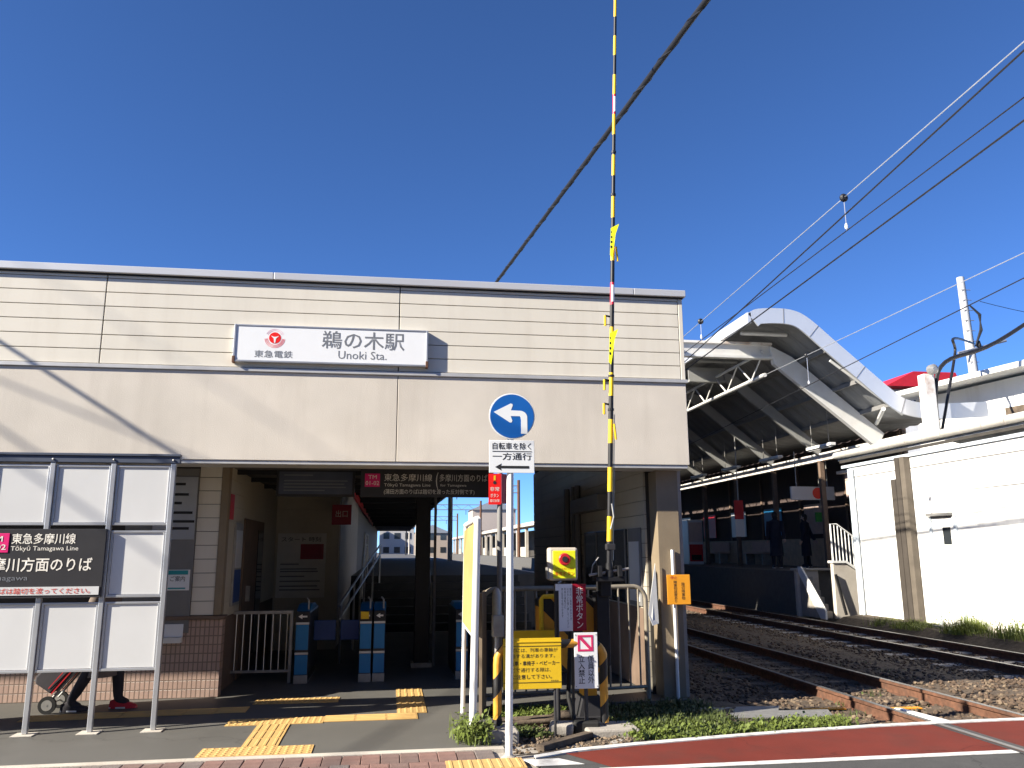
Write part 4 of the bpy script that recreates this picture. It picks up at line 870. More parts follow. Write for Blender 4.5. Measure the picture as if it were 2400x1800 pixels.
# ================================================================== PLANTS
def blades(name, spots, per, h, spread, m, label, seed, leafy=.3, kind='stuff'):
    random.seed(seed); mb = MB()
    for (x, y, z, s) in spots:
        for _ in range(per):
            bx, by = x+random.gauss(0, spread), y+random.gauss(0, spread*.7); t = random.uniform(0, 6.28); hh = h*s*random.uniform(.4, 1.1)
            if random.random() < leafy:
                c = Vector((bx, by, z+hh*random.uniform(.3, .9))); r = random.uniform(.008, .018)*(.6+s*.6)
                nrm = Vector((random.gauss(0, .5), random.gauss(-.2, .5), 1)).normalized(); a = nrm.orthogonal().normalized(); b = nrm.cross(a)
                mb.add([c+a*r*1.5, c+b*r*.8+a*r*.3, c-a*r*1.2, c-b*r*.8+a*r*.3], [(0, 1, 2, 3)])
            else:
                w = random.uniform(.003, .006); d = Vector((math.cos(t), math.sin(t), 0)); lean = random.uniform(.15, .7)*hh
                p = Vector((bx, by, z)); a = Vector((-d.y, d.x, 0))*w
                mb.add([p-a, p+a, p+d*lean*.35+Vector((0, 0, hh*.6))+a*.7, p+d*lean*.35+Vector((0, 0, hh*.6))-a*.7, p+d*lean+Vector((0, 0, hh*.95))], [(0, 1, 2, 3), (3, 2, 4)])
    o = mb.build(name, m, fixn=False); return tag(o, label, 'plants', kind=kind)
random.seed(21)
sp_ = [(random.uniform(2.2, 4.3), 0, 0, 0) for _ in range(230)]
sp_ = [(x, random.uniform(7.14+(x-2.1)*.12+.05, 7.14+(x-2.1)*.12+.35 + (.35 if x < 3.2 else 0)), -.035, random.uniform(.5, 1.2)) for x, *_ in sp_]
blades('verge_grass', sp_, 42, .10, .055, leafm, 'low green weeds along the white crossing line', 31, .55)
sp_ = [(random.uniform(2.1, 3.3), random.uniform(7.6, 8.8), -.03, random.uniform(.5, 1.2)) for _ in range(150)]
blades('shaded_grass', sp_, 38, .13, .06, leafd, 'darker grass between the barrier and the station column', 32, .35)
sp_ = [(random.uniform(1.1, 1.75), random.uniform(8.25, 8.7), -.02, random.uniform(.5, 1.1)) for _ in range(90)]
blades('clover_patch', sp_, 34, .10, .05, leafm, 'clover patch behind the conduits under the railing', 33, .8)
sp_ = [(random.uniform(1.05, 1.45), random.uniform(7.5, 7.95), -.02, random.uniform(.3, .9)) for _ in range(36)]
blades('low_weeds', sp_, 24, .07, .05, leafd, 'low weeds on the soil below the yellow notice', 34, .7)
sp_ = [(random.uniform(.66, .86), random.uniform(7.22, 7.62), .0, random.uniform(.6, 1.3)) for _ in range(34)]
blades('pole_weeds', sp_, 40, .22, .05, leafm, 'bushy weeds around the foot of the white side board', 35, .8)
random.seed(23)
sp_ = []
for _ in range(120):
    t = random.choice((random.uniform(.12, .2), random.uniform(.28, .52), random.uniform(.28, .52), random.gauss(.70, .05), random.gauss(.70, .05), random.gauss(.93, .04))); bx, by = 10.62, 17.6-4.6*t; sp_.append((bx+random.uniform(-.12, .42), by, -.06+.12*t, random.uniform(.5, 1.0)*(1.5 if .55 < t < .8 or t > .88 else .8)))
blades('wall_grass', sp_, 40, .30, .11, mat('sunlit_grass', (.17, .21, .04), .6, var=.4, scale=20), 'grass growing along the foot of the white building', 36, .3)
sp_ = [(random.uniform(4.5, 7.6), random.uniform(8.4, 12), -.12, random.uniform(.3, .8)) for _ in range(16)]
blades('track_weeds', sp_, 26, .12, .06, leafd, 'small weed tufts between the rails', 37, .5)

# ================================================================== WHITE BUILDING ON THE RIGHT
c0 = Vector((11.12, 18.50, 0)); uu = Vector((.0, -1.0, 0)); nn = Vector((uu.y, -uu.x, 0))   # nn points to the tracks
if nn.x > 0: nn = -nn
def wpnt(a, o, z): return c0 + uu*a + nn*o + Vector((0, 0, z))
def wbox(a0, a1, o0, o1, z0, z1): return MB().prism([wpnt(a0, o0, z0), wpnt(a1, o0, z0), wpnt(a1, o1, z0), wpnt(a0, o1, z0)], (0, 0, z1-z0))
dkconc = mat('dark_aged_concrete', (.055, .046, .038), .9, var=.2, scale=3, bump=.3, bscale=40, dirt=(.05, .042, .036), dirt_amt=.6, dirt_scale=1.5, streak=1)
mdconc = mat('mid_aged_concrete', (.115, .097, .077), .9, var=.2, scale=3, bump=.3, bscale=40)
wh = thing('white_building', 'white rendered single storey building beside the far track', 'building', c0)
wbox(0, 9, -4, 0, -.1, 3.55).build('wall', whitewall, wh)
wbox(-.02, .09, -.2, .035, -.1, 3.52).build('corner_trim', sky_blue_trim, wh, bevel=.006)
wbox(-.25, 9, -.05, .05, 3.552, 3.62).build('fascia_board', sky_blue_trim, wh, bevel=.004)
rf = MB().prism([wpnt(-.25, .12, 3.74), wpnt(-.25, .12, 3.88), wpnt(-.25, -2.6, 4.50), wpnt(-.25, -4.3, 4.1), wpnt(-.25, -4.3, 4.0), wpnt(-.25, -2.6, 4.38)], uu*9.3).build('roof', roofgrey, wh)
for k in range(16):
    MB().tube([wpnt(-.25+k*.58, .17, 3.87), wpnt(-.25+k*.58+.565, .17, 3.87)], .085, 12).build('gutter_piece', gutterm, rf, smooth=True)
wbox(-.2, 9, .052, .11, 3.68, 3.735).build('soffit', darkgap, rf)  # black strip standing in for the shade below the gutter
wbox(-.05, 9, .0, .012, 3.30, 3.32).build('band_joint', greywall, wh)
for a, w_, h_, mm in ((1.88, .17, 3.1, dkconc), (2.07, .16, 3.56, dkconc), (2.25, .16, 3.56, mdconc)):
    wbox(a, a+w_, .012, .16, -.1, h_).build('pilaster', mm, wh, bevel=.012)
dd = wbox(2.95, 3.62, .003, .02, .12, 2.22).build('door', whitewall, wh, bevel=.004)
wbox(2.90, 3.58, .004, .12, 2.25, 2.31).build('door_hood', greywall, dd)
wbox(3.27, 3.50, .021, .03, 1.68, 2.02).build('door_window', glass, dd); wbox(3.25, 3.52, .021, .034, 1.635, 1.675).build('window_sill', white_m, dd)
for q in ((2.88, 2.945), (3.625, 3.69)): wbox(q[0], q[1], .003, .05, .0, 2.238).build('door_jamb', greywall if q[0] > 4 else sky_blue_trim, dd)
for q in ((4.2, 4.21, 0, 3.3), (5.6, 5.61, 0, 3.3), (.95, .96, 0, 3.3)): wbox(q[0], q[1], .001, .006, q[2], q[3]).build('render_joint', white_m, wh)
wbox(4.1, 8, .001, .007, 2.72, 2.735).build('render_joint', greywall, wh)
MB().tube([wpnt(.22, .06, 0), wpnt(.22, .06, 3.5)], .035, 8).build('downpipe', sky_blue_trim, wh, smooth=True)
wbox(3.9, 9, .0, .06, -.1, .16).build('plinth', paleconc, wh, bevel=.01)
wbox(.1, 2.0, .02, .55, -.12, -.01).build('step_slab', paleconc, wh, bevel=.02)
struct(MB().prism([(10.25, 12, -.14), (10.6, 12, .04), (11.12, 12, .09), (11.12, 12, -.2)], (0, 6.4, 0)).build('wall_bank', soil))
# brick stub
tag(wbox(3.0, 3.9, .03, .30, -.12, .10).build('concrete_stub', concrete, bevel=.02), 'short concrete stub at the foot of the white wall among grass', 'concrete block')

# upper white house and red roofed building behind
uh = thing('upper_white_house', 'white house with pale overhanging eave behind the near white building', 'building', (19, 21, 0))
UH0 = Vector((15.6, 22.0, 0)); ud = Vector((.55, -3.6, 0)).normalized(); un = Vector((ud.y, -ud.x, 0))
if un.x > 0: un = -un
def up_(a, o, z): return UH0+ud*a+un*o+Vector((0, 0, z))
MB().prism([up_(0, 0, 0), up_(9, 0, 0), up_(9, -6, 0), up_(0, -6, 0)], (0, 0, 6.0)).build('wall', whitewall, uh)
MB().prism([up_(-.6, .9, 6.02), up_(9, .9, 6.02), up_(9, -6, 6.5), up_(-.6, -6, 6.5)], (0, 0, .14)).build('roof', steelwhite, uh)
w0 = MB().prism([up_(3.0, .0, 4.72), up_(4.6, .0, 4.72), up_(4.6, .05, 4.72), up_(3.0, .05, 4.72)], (0, 0, .56)).build('window', white_m, uh)
MB().prism([up_(3.06, .05, 4.77), up_(4.54, .05, 4.77), up_(4.54, .06, 4.77), up_(3.06, .06, 4.77)], (0, 0, .46)).build('shutter', wood, w0)
MB().prism([up_(3.77, .06, 4.73), up_(3.83, .06, 4.73), up_(3.83, .075, 4.73), up_(3.77, .075, 4.73)], (0, 0, .54)).build('mullion', white_m, w0)
rb = thing('red_roof_building', 'building with red canopy roof and glazed upper storey behind the white house', 'building', (26, 36, 0))
B(23.8, 36, 0, 27.2, 42, 9.29).build('wall', whitewall, rb); MB().prism([(23.5, 35.2, 9.3), (25.0, 35.2, 10.05), (27.25, 35.2, 10.05), (27.5, 35.2, 9.3)], (0, 6.5, 0)).build('roof', red, rb)
for k in range(5): B(24.2+k*.6, 35.95, 7.9, 24.7+k*.6, 35.99, 9.2).build('window', glass, rb, bevel=.01)

# ================================================================== FAR PLATFORM AND CANOPY
fp = struct(B(10.67, 20.8, -.28, 15.5, 150, 1.03).build('far_platform', hallfloor))
pe = thing('platform_end_wall', 'sunlit beige concrete end of the far platform', 'wall', (10.9, 20.7, 0))
B(10.66, 20.66, -.14, 11.29, 20.79, 1.05).build('block', paleconc, pe, bevel=.015); B(10.62, 20.60, 1.052, 15.5, 20.9, 1.10).build('coping', paleconc, pe, bevel=.01)
ps = thing('platform_end_stairs', 'narrow steps with pale side wall and white railing at the far platform end', 'stairs', (11.6, 20, 0))
for k in range(6): B(10.740, 19.62+k*.17, -.1, 11.025, 19.79+k*.17, .07+k*.165).build('step', concrete, ps, bevel=.008)
MB().prism([(10.730, 19.35, -.1), (10.730, 19.6, -.1), (10.730, 20.6, 1.0), (10.730, 20.6, 1.15), (10.730, 20.45, 1.15), (10.730, 19.35, .10)], (-.05, 0, 0)).build('stringer', white_m, ps)
MB().prism([(11.040, 19.45, -.1), (12.140, 19.45, -.1), (12.140, 19.45, .75), (11.360, 19.45, 1.25), (11.040, 19.45, 1.25)], (0, .14, 0)).build('side_wall', paleconc, ps, bevel=.012)
MB().prism([(11.010, 19.42, 1.255), (11.380, 19.42, 1.255), (12.160, 19.42, .755), (12.160, 19.42, .82), (11.400, 19.42, 1.31), (11.010, 19.42, 1.31)], (0, .22, 0)).build('wall_coping', white_m, ps)
MB().tube([(11.080, 19.5, 1.28), (11.080, 19.5, 2.22), (11.240, 19.5, 2.22), (11.940, 19.5, 1.72)], .024, 8).build('railing_top', white_m, ps, smooth=True)
for k in range(8):
    x = 11.080+k*.095; zb = 1.28 if x < 11.360 else 1.28-(x-11.360)*.64; zt = 2.22 if x < 11.240 else 2.22-(x-11.240)*.71
    MB().tube([(x, 19.5, zb), (x, 19.5, zt)], .014, 6).build('baluster', white_m, ps)
MB().bar((11.060, 19.40, .98), (11.240, 19.36, .0), .05, .06).build('brace', black, ps)

cn = thing('platform_canopy', 'large curved metal canopy over the far platform with white rafters', 'canopy', (11.5, 18, 0))
# roof profile, left edge over the far track down to the right eave
PRF = [(8.36, 7.00), (8.60, 7.10), (9.0, 7.16), (9.45, 7.13)] + [(9.45+.5*math.sin(t)*1.0, 6.63+.5*math.cos(t)) for t in (.25, .5, .7)] + [(10.2, 6.62), (11.0, 5.93), (11.7, 5.32), (12.0, 5.08), (12.3, 4.93), (12.65, 4.88), (13.2, 4.92), (14.3, 5.0)]
def round_profile(P, n=5):
    P = [Vector((x, 0, z_)) for x, z_ in P]; Q = [P[0]*2-P[1]]+P+[P[-1]*2-P[-2]]; out = []
    for i in range(1, len(Q)-2):
        a, b, c, d = Q[i-1:i+3]
        for k in range(n):
            t = k/n; v = .5*((2*b)+(c-a)*t+(2*a-5*b+4*c-d)*t*t+(3*b-a-3*c+d)*t**3); out.append((v.x, v.z))
    return out+[(P[-1].x, P[-1].z)]
PRF = round_profile([(8.36, 7.0), (8.52, 7.11), (9.0, 7.15), (9.45, 7.11), (9.8, 6.93), (10.3, 6.50), (10.8, 6.07), (11.3, 5.64), (11.75, 5.26), (12.1, 5.03), (12.6, 4.93), (13.2, 4.93), (14.3, 5.0)])
YC0, YC1 = 17.5, 50.0
def offs(prf, d):
    out = []
    for i, (x, z_) in enumerate(prf):
        a = Vector(prf[max(i-1, 0)]); b = Vector(prf[min(i+1, len(prf)-1)]); t = (b-a).normalized(); out.append((x+t.y*d, z_-t.x*d))
    return out
mb = MB(); ny = 260; np_ = len(PRF); lo = offs(PRF, .05)
for j in range(ny+1):
    y = YC0+.06+(YC1-YC0-.06)*j/ny; o = (0, .035, .035, 0)[j % 4]
    pr_ = offs(PRF, .04+o)
    for x, z_ in pr_: mb.v.append((x, y, z_))
for j in range(ny):
    for i in range(np_-1):
        a = j*np_+i; mb.f.append((a, a+1, a+np_+1, a+np_))
mb.build('roof_sheet', roofsheet, cn, fixn=False)
bo = offs(PRF, -.10); bi = offs(PRF, .27)
MB().prism([(x, YC0, z_) for x, z_ in bo]+[(x, YC0, z_) for x, z_ in bi[::-1]], (0, .055, 0)).build('front_band', bandm, cn)
for i in (12, 22, 33, 45): MB().bar((bo[i][0], YC0-.003, bo[i][1]), (bi[i][0], YC0-.003, bi[i][1]), .012, .008, (0, 1, 0)).build('band_joint', greywall, cn)
B(8.28, YC0, 6.86, 8.36, YC1, 7.12).build('left_edge_band', bandm, cn)
raftgrey = mat('shaded_rafter_grey', (.30, .30, .29), .55, var=.1, scale=2)  # inner rafters greyed for shade under the roof; the first stays white
for k in range(10):
    y = 19+k*3.0; mm = steelwhite if k == 0 else raftgrey
    if k == 0: MB().prism([(9.55, y, 6.72), (9.62, y, 6.25), (12.28, y, 4.12), (12.50, y, 4.50), (10.1, y, 6.46)], (0, .16, 0)).build('rafter', mm, cn, bevel=.01)
    else: MB().prism([(9.55, y, 6.70), (9.60, y, 6.42), (12.32, y, 4.26), (12.46, y, 4.50), (9.95, y, 6.55)], (0, .10, 0)).build('rafter', mm, cn, bevel=.008)
    B(3.4 if k == 0 else 8.5, y, 6.38, 9.6, y+.18, 6.44).build('beam_flange', mm, cn); B(3.4 if k == 0 else 8.5, y+.07, 6.44, 9.6, y+.11, 6.74).build('beam_web', mm, cn); B(3.4 if k == 0 else 8.5, y, 6.74, 9.6, y+.18, 6.80).build('beam_flange', rustwhite if k == 0 else mm, cn)
    if k > 0: B(12.33, y, 1.03, 12.47, y+.12, 4.12).build('column', brown, cn, bevel=.008)
    MB().tube([(8.5, y-.6, 6.85), (9.7, y-.6, 6.85)], .05, 8).build('strut', mm, cn)
MB().bar((12.42, 17.2, 4.22), (12.42, 50, 4.22), .16, .22).build('eave_beam', rustwhite, cn)
B(12.30, 16.95, 4.12, 12.56, 17.2, 5.62).build('end_post', rustwhite, cn, bevel=.01)
MB().lathe((12.45, 16.9, 5.70), [(.12, 0), (.12, .12), (.05, .16)], 12, 'y').build('insulator', steel, cn)
for zt_, zb_, xx in ((6.55, 5.95, 9.35),):
    MB().tube([(xx, 19, zb_), (xx, 48, zb_)], .055, 8).build('truss_chord', steelwhite, cn); MB().tube([(xx, 19, zt_), (xx, 48, zt_)], .04, 8).build('truss_chord', steelwhite, cn)
    for k in range(36):
        y = 19+k*.8; MB().tube([(xx, y, zb_ if k % 2 else zt_), (xx, y+.8, zt_ if k % 2 else zb_)], .022, 6).build('truss_web', steelwhite, cn)
for (x, z_) in ((10.35, 6.32), (11.2, 5.60), (11.9, 5.02)): MB().bar((x, YC0+.1, z_), (x, YC1, z_), .07, .10).build('purlin', greywall, cn)
MB().tube([(10.4, 17.7, 6.05), (12.2, 17.75, 4.78)], .035, 8).build('drain_pipe', steelwhite, cn)
MB().tube([(11.75, 17.8, 4.92), (12.3, 19.0, 4.75)], .05, 8).build('strut', steelwhite, cn)

nc = thing('near_shade_canopy', 'unseen mirrored canopy over the near platform, shaped to shade the far side', 'canopy', (3, 19, 0))  # unseen mirror of the far canopy, its edge moved to block sun
NPR = [(15.6-x, z_) for x, z_ in PRF]
mb = MB()
for j in range(131):
    y = 20.6+j*.3; o = 0
    for x, z_ in NPR: mb.v.append((x, y, z_-o))
for j in range(130):
    for i in range(np_-1):
        a = j*np_+i; mb.f.append((a, a+1, a+np_+1, a+np_))
mb.build('roof_sheet', roofsheet, nc, fixn=False)
mb = MB()
for j in range(11):
    for x, z_ in NPR: mb.v.append((x-.78, 17.8+j*.28, z_-.02))
for j in range(10):
    for i in range(np_-1):
        a = j*np_+i; mb.f.append((a, a+1, a+np_+1, a+np_))
mb.build('end_shade_sheet', roofsheet, nc, fixn=False)  # extra unseen roof piece added to shade the far platform wall
for k in range(8): B(-3.0, 21+k*4.5, 1.05, -2.84, 21.16+k*4.5, 4.9).build('column', brown, nc)

bw = thing('platform_back_wall', 'dark brown wall and fencing along the back of the far platform', 'wall', (15, 25, 0))
B(14.32, 20.95, 1.03, 14.45, 60, 5.02).build('wall', mat('dark_brown_wall', (.07, .05, .045), .8), bw)
for k in range(12): B(14.27, 21+k*3, 1.03, 14.315, 21.12+k*3, 4.9).build('post', brown, bw)
B(14.22, 21, 1.03, 14.265, 60, 1.95).build('wainscot', mat('beige_wainscot', (.50, .40, .29), .7, var=.15), bw)
for k in range(7): B(14.235, 22.2+k*3.1, 2.1, 14.262, 23.6+k*3.1, 3.1).build('poster', (panelwhite, pinkwall, gateblue, panelwhite, red, panelwhite, pinkwall)[k], bw)
for k in range(8):
    lf = thing('canopy_lamp', 'unlit strip lamp hanging under the curved canopy, %s from the near end' % ('first', 'second', 'third', 'fourth', 'fifth', 'sixth', 'seventh', 'eighth')[k], 'lamp', (11.6, 20.4+k*3, 4.3), 'strip lamps under the canopy')
    B(11.5, 19.9+k*3, 4.30, 11.66, 21.2+k*3, 4.38).build('housing', white_m, lf, bevel=.01); B(11.55, 19.95+k*3, 4.27, 11.61, 21.15+k*3, 4.299).build('tube', panelwhite, lf)
    for q in (20.1, 21.0): MB().tube([(11.58, q+k*3, 4.38), (11.58, q+k*3, 5.3)], .01, 5).build('hanger', steel, lf)
gs = thing('green_exit_sign', 'small green sign hanging at the right of the far platform', 'sign', (13.6, 24.5, 2.6)); B(13.45, 24.5, 2.45, 13.85, 24.54, 2.75).build('board', mat('exit_green', (.03, .28, .05), .5), gs); MB().tube([(13.65, 24.52, 2.75), (13.65, 24.52, 4.6)], .012, 5).build('hanger', steel, gs)
pbm = thing('rose_balcony', 'rose beige balcony block behind the far platform', 'balcony', (14.5, 24, 3.5))
B(13.2, 21.6, 3.05, 17.5, 22.2, 3.75).build('parapet', pinkwall, pbm); B(13.0, 21.5, 3.76, 17.5, 22.3, 3.84).build('coping', white_m, pbm); B(13.15, 21.52, 2.9, 13.3, 21.59, 3.75).build('post', brown, pbm)
for k in range(5): MB().bar((13.35, 21.57, 3.2+k*.1), (17, 21.57, 3.3+k*.1), .012, .012).build('rail', steel, pbm)
# things standing on the far platform
person((11.9, 24.2, 1.03), 1.2, 'person in dark coat standing on the far platform', cloth_navy, cloth_dark, black, 1.7, .05)
person((13.1, 24.6, 1.03), 2.4, 'person in dark coat waiting farther right on the far platform', cloth_navy, cloth_dark, black, 1.66, .04)
hs = thing('platform_station_sign', 'white hanging platform sign with red round mark', 'sign', (12.6, 23, 3.2))
B(11.9, 23.0, 3.05, 13.3, 23.08, 3.45).build('board', panelwhite, hs, bevel=.01); MB().lathe((12.75, 22.995, 3.25), [(.17, 0), (.17, .004)], 24, 'y').build('red_mark', logored, hs)
for x in (12.1, 13.1): MB().tube([(x, 23.04, 3.45), (x, 23.04, 4.5)], .015, 6).build('hanger', steel, hs)
hb = thing('platform_banner', 'tall red and white banner sign hanging over the far platform edge', 'sign', (11.0, 25, 2.2))
B(10.95, 25.0, 2.55, 11.25, 25.03, 3.15).build('red_half', red, hb); B(10.95, 25.0, 2.0, 11.25, 25.03, 2.548).build('white_half', panelwhite, hb); MB().tube([(11.1, 25.015, 3.15), (11.1, 25.015, 5.2)], .015, 6).build('hanger', steel, hb)
for i, (y, l, c) in enumerate(((29, 'pale bench on the far platform nearest the stairs', pinkwall), (33, 'second bench along the far platform', pinkwall))):
    bt = thing('platform_bench', l, 'bench', (13.9, y, 1.03), 'benches on the far platform')
    B(13.7, y, 1.43, 14.15, y+1.8, 1.48).build('seat', c, bt, bevel=.01); B(14.12, y, 1.5, 14.18, y+1.8, 1.9).build('backrest', c, bt, bevel=.01)
    for q in (.15, 1.55): B(13.75, y+q, 1.03, 14.1, y+q+.06, 1.429).build('leg', steel, bt)
vm = thing('vending_machine', 'vending machine with pink and white front on the far platform', 'vending machine', (9.9+1.0, 30, 1.03))
B(11.6, 31, 1.03, 12.2, 31.7, 2.75).build('cabinet', panelwhite, vm, bevel=.02); B(11.63, 30.985, 1.9, 12.17, 30.999, 2.65).build('display', pinkwall, vm); B(11.63, 30.985, 1.15, 12.17, 30.999, 1.8).build('front_panel', red, vm); B(11.7, 30.975, 1.2, 12.1, 30.984, 1.4).build('delivery_flap', black, vm)

# shelter further along the far platform, seen through the hall
sh = thing('platform_shelter', 'long pale roofed shelter along the far platform seen through the hall', 'shelter', (13, 80, 1))
MB().prism([(11.2, 54, 3.55), (11.2, 54, 3.85), (15.4, 54, 4.3), (15.4, 54, 4.0)], (0, 100, 0)).build('roof', paleconc, sh)
B(14.6, 54, 1.03, 14.8, 154, 3.6).build('back_wall', mat('dark_shelter_wall', (.05, .045, .04), .8), sh)
for k in range(20): B(11.5, 54.5+k*5, 1.03, 11.75, 54.8+k*5, 3.6).build('post', paleconc, sh)
for k in range(10): B(12.4, 55+k*10, 1.03, 12.5, 59.5+k*10, 1.9).build('low_wall', paleconc, sh)

# catenary portals down the line
for i, y in enumerate((44, 70, 100, 135)):
    cp = thing('catenary_portal', ('steel catenary portal over the tracks, nearest seen through the hall', 'second catenary portal down the line', 'third catenary portal down the line', 'farthest catenary portal down the line')[i], 'catenary portal', (7, y, 0), 'catenary portals down the line')
    for x in (3.2, 11.0): MB().tube([(x, y, 0), (x, y, 7.6)], .13, 10).build('mast', paleconc if x < 5 else rust, cp, smooth=True)
    for z_ in (6.5, 7.1): MB().tube([(3.2, y, z_), (11.0, y, z_)], .05, 6).build('beam', greywall, cp)
    for k in range(10): MB().tube([(3.2+k*.78, y, 6.5 if k % 2 else 7.1), (3.98+k*.78, y, 7.1 if k % 2 else 6.5)], .025, 5).build('lattice', greywall, cp)
    for x in (5.63, 9.18): MB().tube([(x, y, 6.5), (x, y, 5.9)], .04, 6).build('insulator', black, cp)
# far houses beyond the line
random.seed(44)
for i, (x, y, w_, h_, c, l) in enumerate(((1.5, 170, 7, 6.5, 'pale', 'pale grey house at the end of the line'), (9.5, 185, 8, 5.5, 'tan', 'tan house at the end of the line right of the grey one'), (-6, 160, 6, 7, 'white', 'white house far behind the platform stairs'), (19, 150, 8, 9, 'tan2', 'taller tan block beyond the shelter'))):
    fh = thing('far_house', l, 'house', (x, y, 0)); m_ = mat('far_'+c, {'pale': (.45, .44, .43), 'tan': (.42, .34, .27), 'white': (.6, .59, .57), 'tan2': (.45, .38, .33)}[c], .8)
    B(x-w_/2, y, -.3, x+w_/2, y+8, h_).build('wall', m_, fh); MB().prism([(x-w_/2-.3, y-.3, h_), (x+w_/2+.3, y-.3, h_), (x, y-.3, h_+1.8)], (0, 8.6, 0)).build('roof', roofgrey, fh)
    for k in range(3):
        for z_ in (1.2, 4.0): B(x-w_/2+.8+k*w_/3.2, y-.06, z_, x-w_/2+2.0+k*w_/3.2, y-.01, z_+1.2).build('window', glass, fh)
xs_ = thing('far_crossing_signal', 'yellow and black crossing signal far down the platform', 'signal', (2.6, 120, 0))
MB().tube([(2.2, 110, 1), (2.2, 110, 5.6)], .09, 8).build('mast', black, xs_); B(1.75, 109.9, 4.4, 2.1, 110.05, 5.2).build('yellow_board', yellow, xs_); B(2.3, 109.8, 4.8, 3.1, 110.2, 5.2).build('lamp_box', black, xs_)

for i, (x0, x1, h_, c, l) in enumerate(((-9, 1.5, 8.5, (.30, .27, .23), 'unseen tan shop house added across the street to cut sky light'), (2.0, 13, 10.0, (.33, .32, .31), 'unseen grey apartment house added across the street to cut sky light'), (-21, -9.6, 6.5, (.28, .24, .21), 'unseen low brown house added left of the shop house to cut sky light'))):  # unseen houses behind the camera, added to reduce sky fill
    hh = thing('fill_block_house', l, 'house', (x0, -8, 0)); m_ = mat('fill_block_house_%d' % i, c, .85)
    B(x0, -16, -.3, x1, -6.5, h_).build('wall', m_, hh); B(x0-.3, -16.3, h_, x1+.3, -6.2, h_+.25).build('roof', roofgrey, hh)
    for k in range(int((x1-x0)/2.4)):
        for z_ in (1.0, 4.2): B(x0+.6+k*2.4, -6.49, z_, x0+1.9+k*2.4, -6.44, z_+1.4).build('window', glass, hh)

nbld = thing('sun_block_building', 'unseen grey building added behind the near platform to shade the tracks', 'building', (-7, 21, 0))  # unseen block added to keep low sun off the tracks
B(-12, 20.2, -.3, -3.3, 62, 8.0).build('wall', mat('backing_render', (.34, .33, .31), .85), nbld); B(-12.2, 20.0, 8.0, -3.1, 62.2, 8.2).build('roof', roofgrey, nbld)
for k in range(9): B(-3.29, 22+k*4, 4.6, -3.25, 24+k*4, 6.2).build('window', glass, nbld)

# ================================================================== POLES AND WIRES
up1 = thing('utility_pole', 'grey concrete utility pole with cable fittings right of the canopy', 'utility pole', (24.1, 30, 0))
MB().tube([(24.12, 30, 0), (24.07, 30, 8.5), (23.97, 30, 13.0)], [.24, .19, .15], 14).build('pole', steel if False else mat('pole_concrete', (.47, .47, .47), .7, var=.1, scale=3), up1, smooth=True)
MB().tube([(23.3, 29.8, 9.6), (25.6, 29.8, 10.2)], .05, 8).build('crossarm', alu, up1)
for k in range(9): MB().tube([(24.0-.22, 29.85, 8.8+k*.45), (24.0+.26, 29.85, 8.8+k*.45)], .015, 6).build('step_bolt', steel, up1)
for k in range(3): MB().tube([(24.1, 29.8, 11.7), (24.42+.05*k, 29.75, 11.3), (24.46-.05*k, 29.7, 10.6), (24.1, 29.75, 9.9)], .03, 6).build('cable_loop', black, up1, smooth=True)
MB().lathe((24.3, 29.8, 9.8), [(.08, 0), (.10, .15), (.06, .35)], 10).build('splice_box', black, up1)

def wire(name, pts, r, m, label, cat='wire', group=None, n=6):
    return tag(MB().tube(pts, r, n).build(name, m, smooth=True, org=pts[0]), label, cat, group)
def line(p, q, ya, yb, bow=0):
    p = Vector(p); q = Vector(q); d = (q-p)/(q.y-p.y); return sag(p+d*(ya-p.y), p+d*(yb-p.y), bow, 10)
wm = mat('wire_copper_dark', (.025, .025, .03), .5, .3); wl = mat('wire_bright', (.55, .57, .60), .4, .6)
G = 'overhead wires along the tracks'
wire('messenger_wire', line((5.64, 5.89, 6.15), (5.64, 13.73, 5.77), -4, 24), .006, wl, 'bright messenger wire, topmost over the near track', group=G)
wire('feeder_wire', line((5.64, 5.90, 6.07), (5.64, 13.36, 5.35), -4, 21), .010, wm, 'dark feeder wire just below the bright wire over the near track', group=G)
wire('contact_wire', line((5.64, 5.97, 5.64), (5.64, 13.99, 5.41), -4, 24), .007, wm, 'contact wire held by droppers over the near track', group=G)
wire('feeder_wire', line((5.64, 6.01, 5.43), (5.64, 14.81, 5.04), -4, 22), .010, wm, 'lowest dark wire over the near track crossing in front of the canopy', group=G)
wire('messenger_wire', line((9.2, 10.14, 5.89), (9.2, 24.18, 5.87), -4, 46), .007, wl, 'bright messenger wire over the far track passing under the canopy', group=G)
wire('contact_wire', line((9.2, 10.21, 5.52), (9.2, 16.53, 5.20), -4, 24), .009, wm, 'dark contact wire over the far track', group=G)
def dropper(x, y, z1, z0, l):
    t = thing('wire_dropper', l, 'wire dropper', (x, y, z0), 'droppers between messenger and contact wires')
    MB().tube([(x, y, z0), (x, y, z1)], .006, 6).build('link', alu, t)
    MB().lathe((x, y+.03, z1), [(.035, 0), (.055, .02), (.055, .04), (.035, .06)], 12, 'y').build('clamp', black, t)
    MB().lathe((x, y, z0+.02), [(.018, 0), (.022, .03), (.014, .07)], 8).build('insulator', signwhite, t)
dropper(5.64, 8.95, 6.00, 5.56, 'black dropper clamp on the upper wires, upper right of the barrier')
dropper(5.64, 13.9, 5.77, 5.42, 'dropper clamp near the station roof corner')
dropper(9.2, 16.6, 5.88, 5.20, 'dropper clamp on the far track wire in front of the canopy edge')
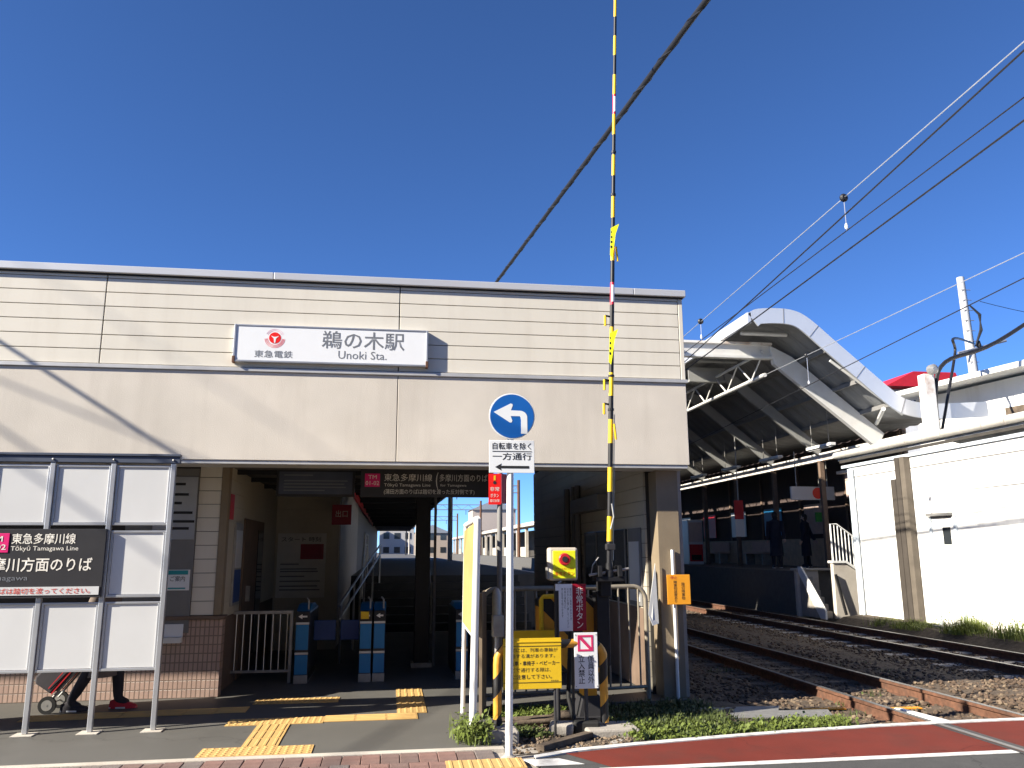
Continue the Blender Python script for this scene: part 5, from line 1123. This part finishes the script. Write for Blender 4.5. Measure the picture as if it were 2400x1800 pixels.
# thick bundled cable over the station
wire('bundled_cable', line((2.02, 15.95, 7.0), (3.01, 6.82, 7.0), -6, 34, .0), .032, black, 'thick twisted black cable crossing the sky behind the barrier', 'cable', n=10)
tw = MB(); c1 = Vector((2.02, 15.95, 7.0)); c2 = Vector((3.01, 6.82, 7.0)); dv = (c2-c1)/9.13
pts = []
for k in range(220):
    t = k*.12; p = c1+dv*(t-2); a = t*9; pts.append(p+Vector((math.cos(a)*.030, 0, math.sin(a)*.030)))
wire('spiral_wrap', pts, .012, black, 'spiral wrap wound round the thick black cable', 'cable')
# cable from the canopy end post to the utility pole
def curve(P, n=6):
    P = [Vector(p) for p in P]; Q = [P[0]*2-P[1]]+P+[P[-1]*2-P[-2]]; out = []
    for i in range(1, len(Q)-2):
        a, b, c, d = Q[i-1:i+3]
        for k in range(n):
            t = k/n; out.append(.5*((2*b)+(c-a)*t+(2*a-5*b+4*c-d)*t*t+(3*b-a-3*c+d)*t**3))
    return out+[P[-1]]
def thick(name, pts, r, l): return wire(name, curve(pts), r, black, l, 'cable', n=8)
thick('supply_cable', [(12.62, 17.1, 4.2), (12.66, 17.1, 5.2), (13.0, 17.1, 5.95), (14.6, 17.3, 6.55), (17.6, 17.5, 8.3), (21, 17.6, 10.2)], .05, 'thick black supply cable rising to the right from the canopy end post')
thick('supply_cable', [(12.75, 17.15, 4.3), (13.2, 17.4, 5.2), (14.3, 18.4, 6.55), (14.8, 19, 7.1), (24.0, 29.7, 10.0)], .035, 'thinner black cable from the canopy post to the utility pole')
wire('service_wire', sag((24.6, 29.8, 11.9), (34, 29, 11.0), .4), .012, wm, 'thin service wire leaving the utility pole to the right')
# street cables left of the view; their shadows cross the facade
for (p, q, r, l) in (((-7.93, 7.62, 6.0), (-8.10, 7.01, 6.0), .021, 'thick street cable left of the station, lower one'), ((-20.14, 3.76, 14.0), (-20.37, 2.93, 14.0), .009, 'high street cable far left of the station'),
                     ((-12.89, 6.10, 8.5), (-12.46, 5.83, 8.5), .012, 'thin service line slanting across left of the station'), ((-14.59, 5.57, 9.0), (-14.64, 5.44, 9.0), .018, 'thin street cable left of the thick one')):
    wire('street_cable', line(p, q, -8 if abs(p[0]-q[0]) < .4 else 2, 9.5 if abs(p[0]-q[0]) < .4 else 8.5, .05), r, black, l, 'cable', 'street cables left of the station')
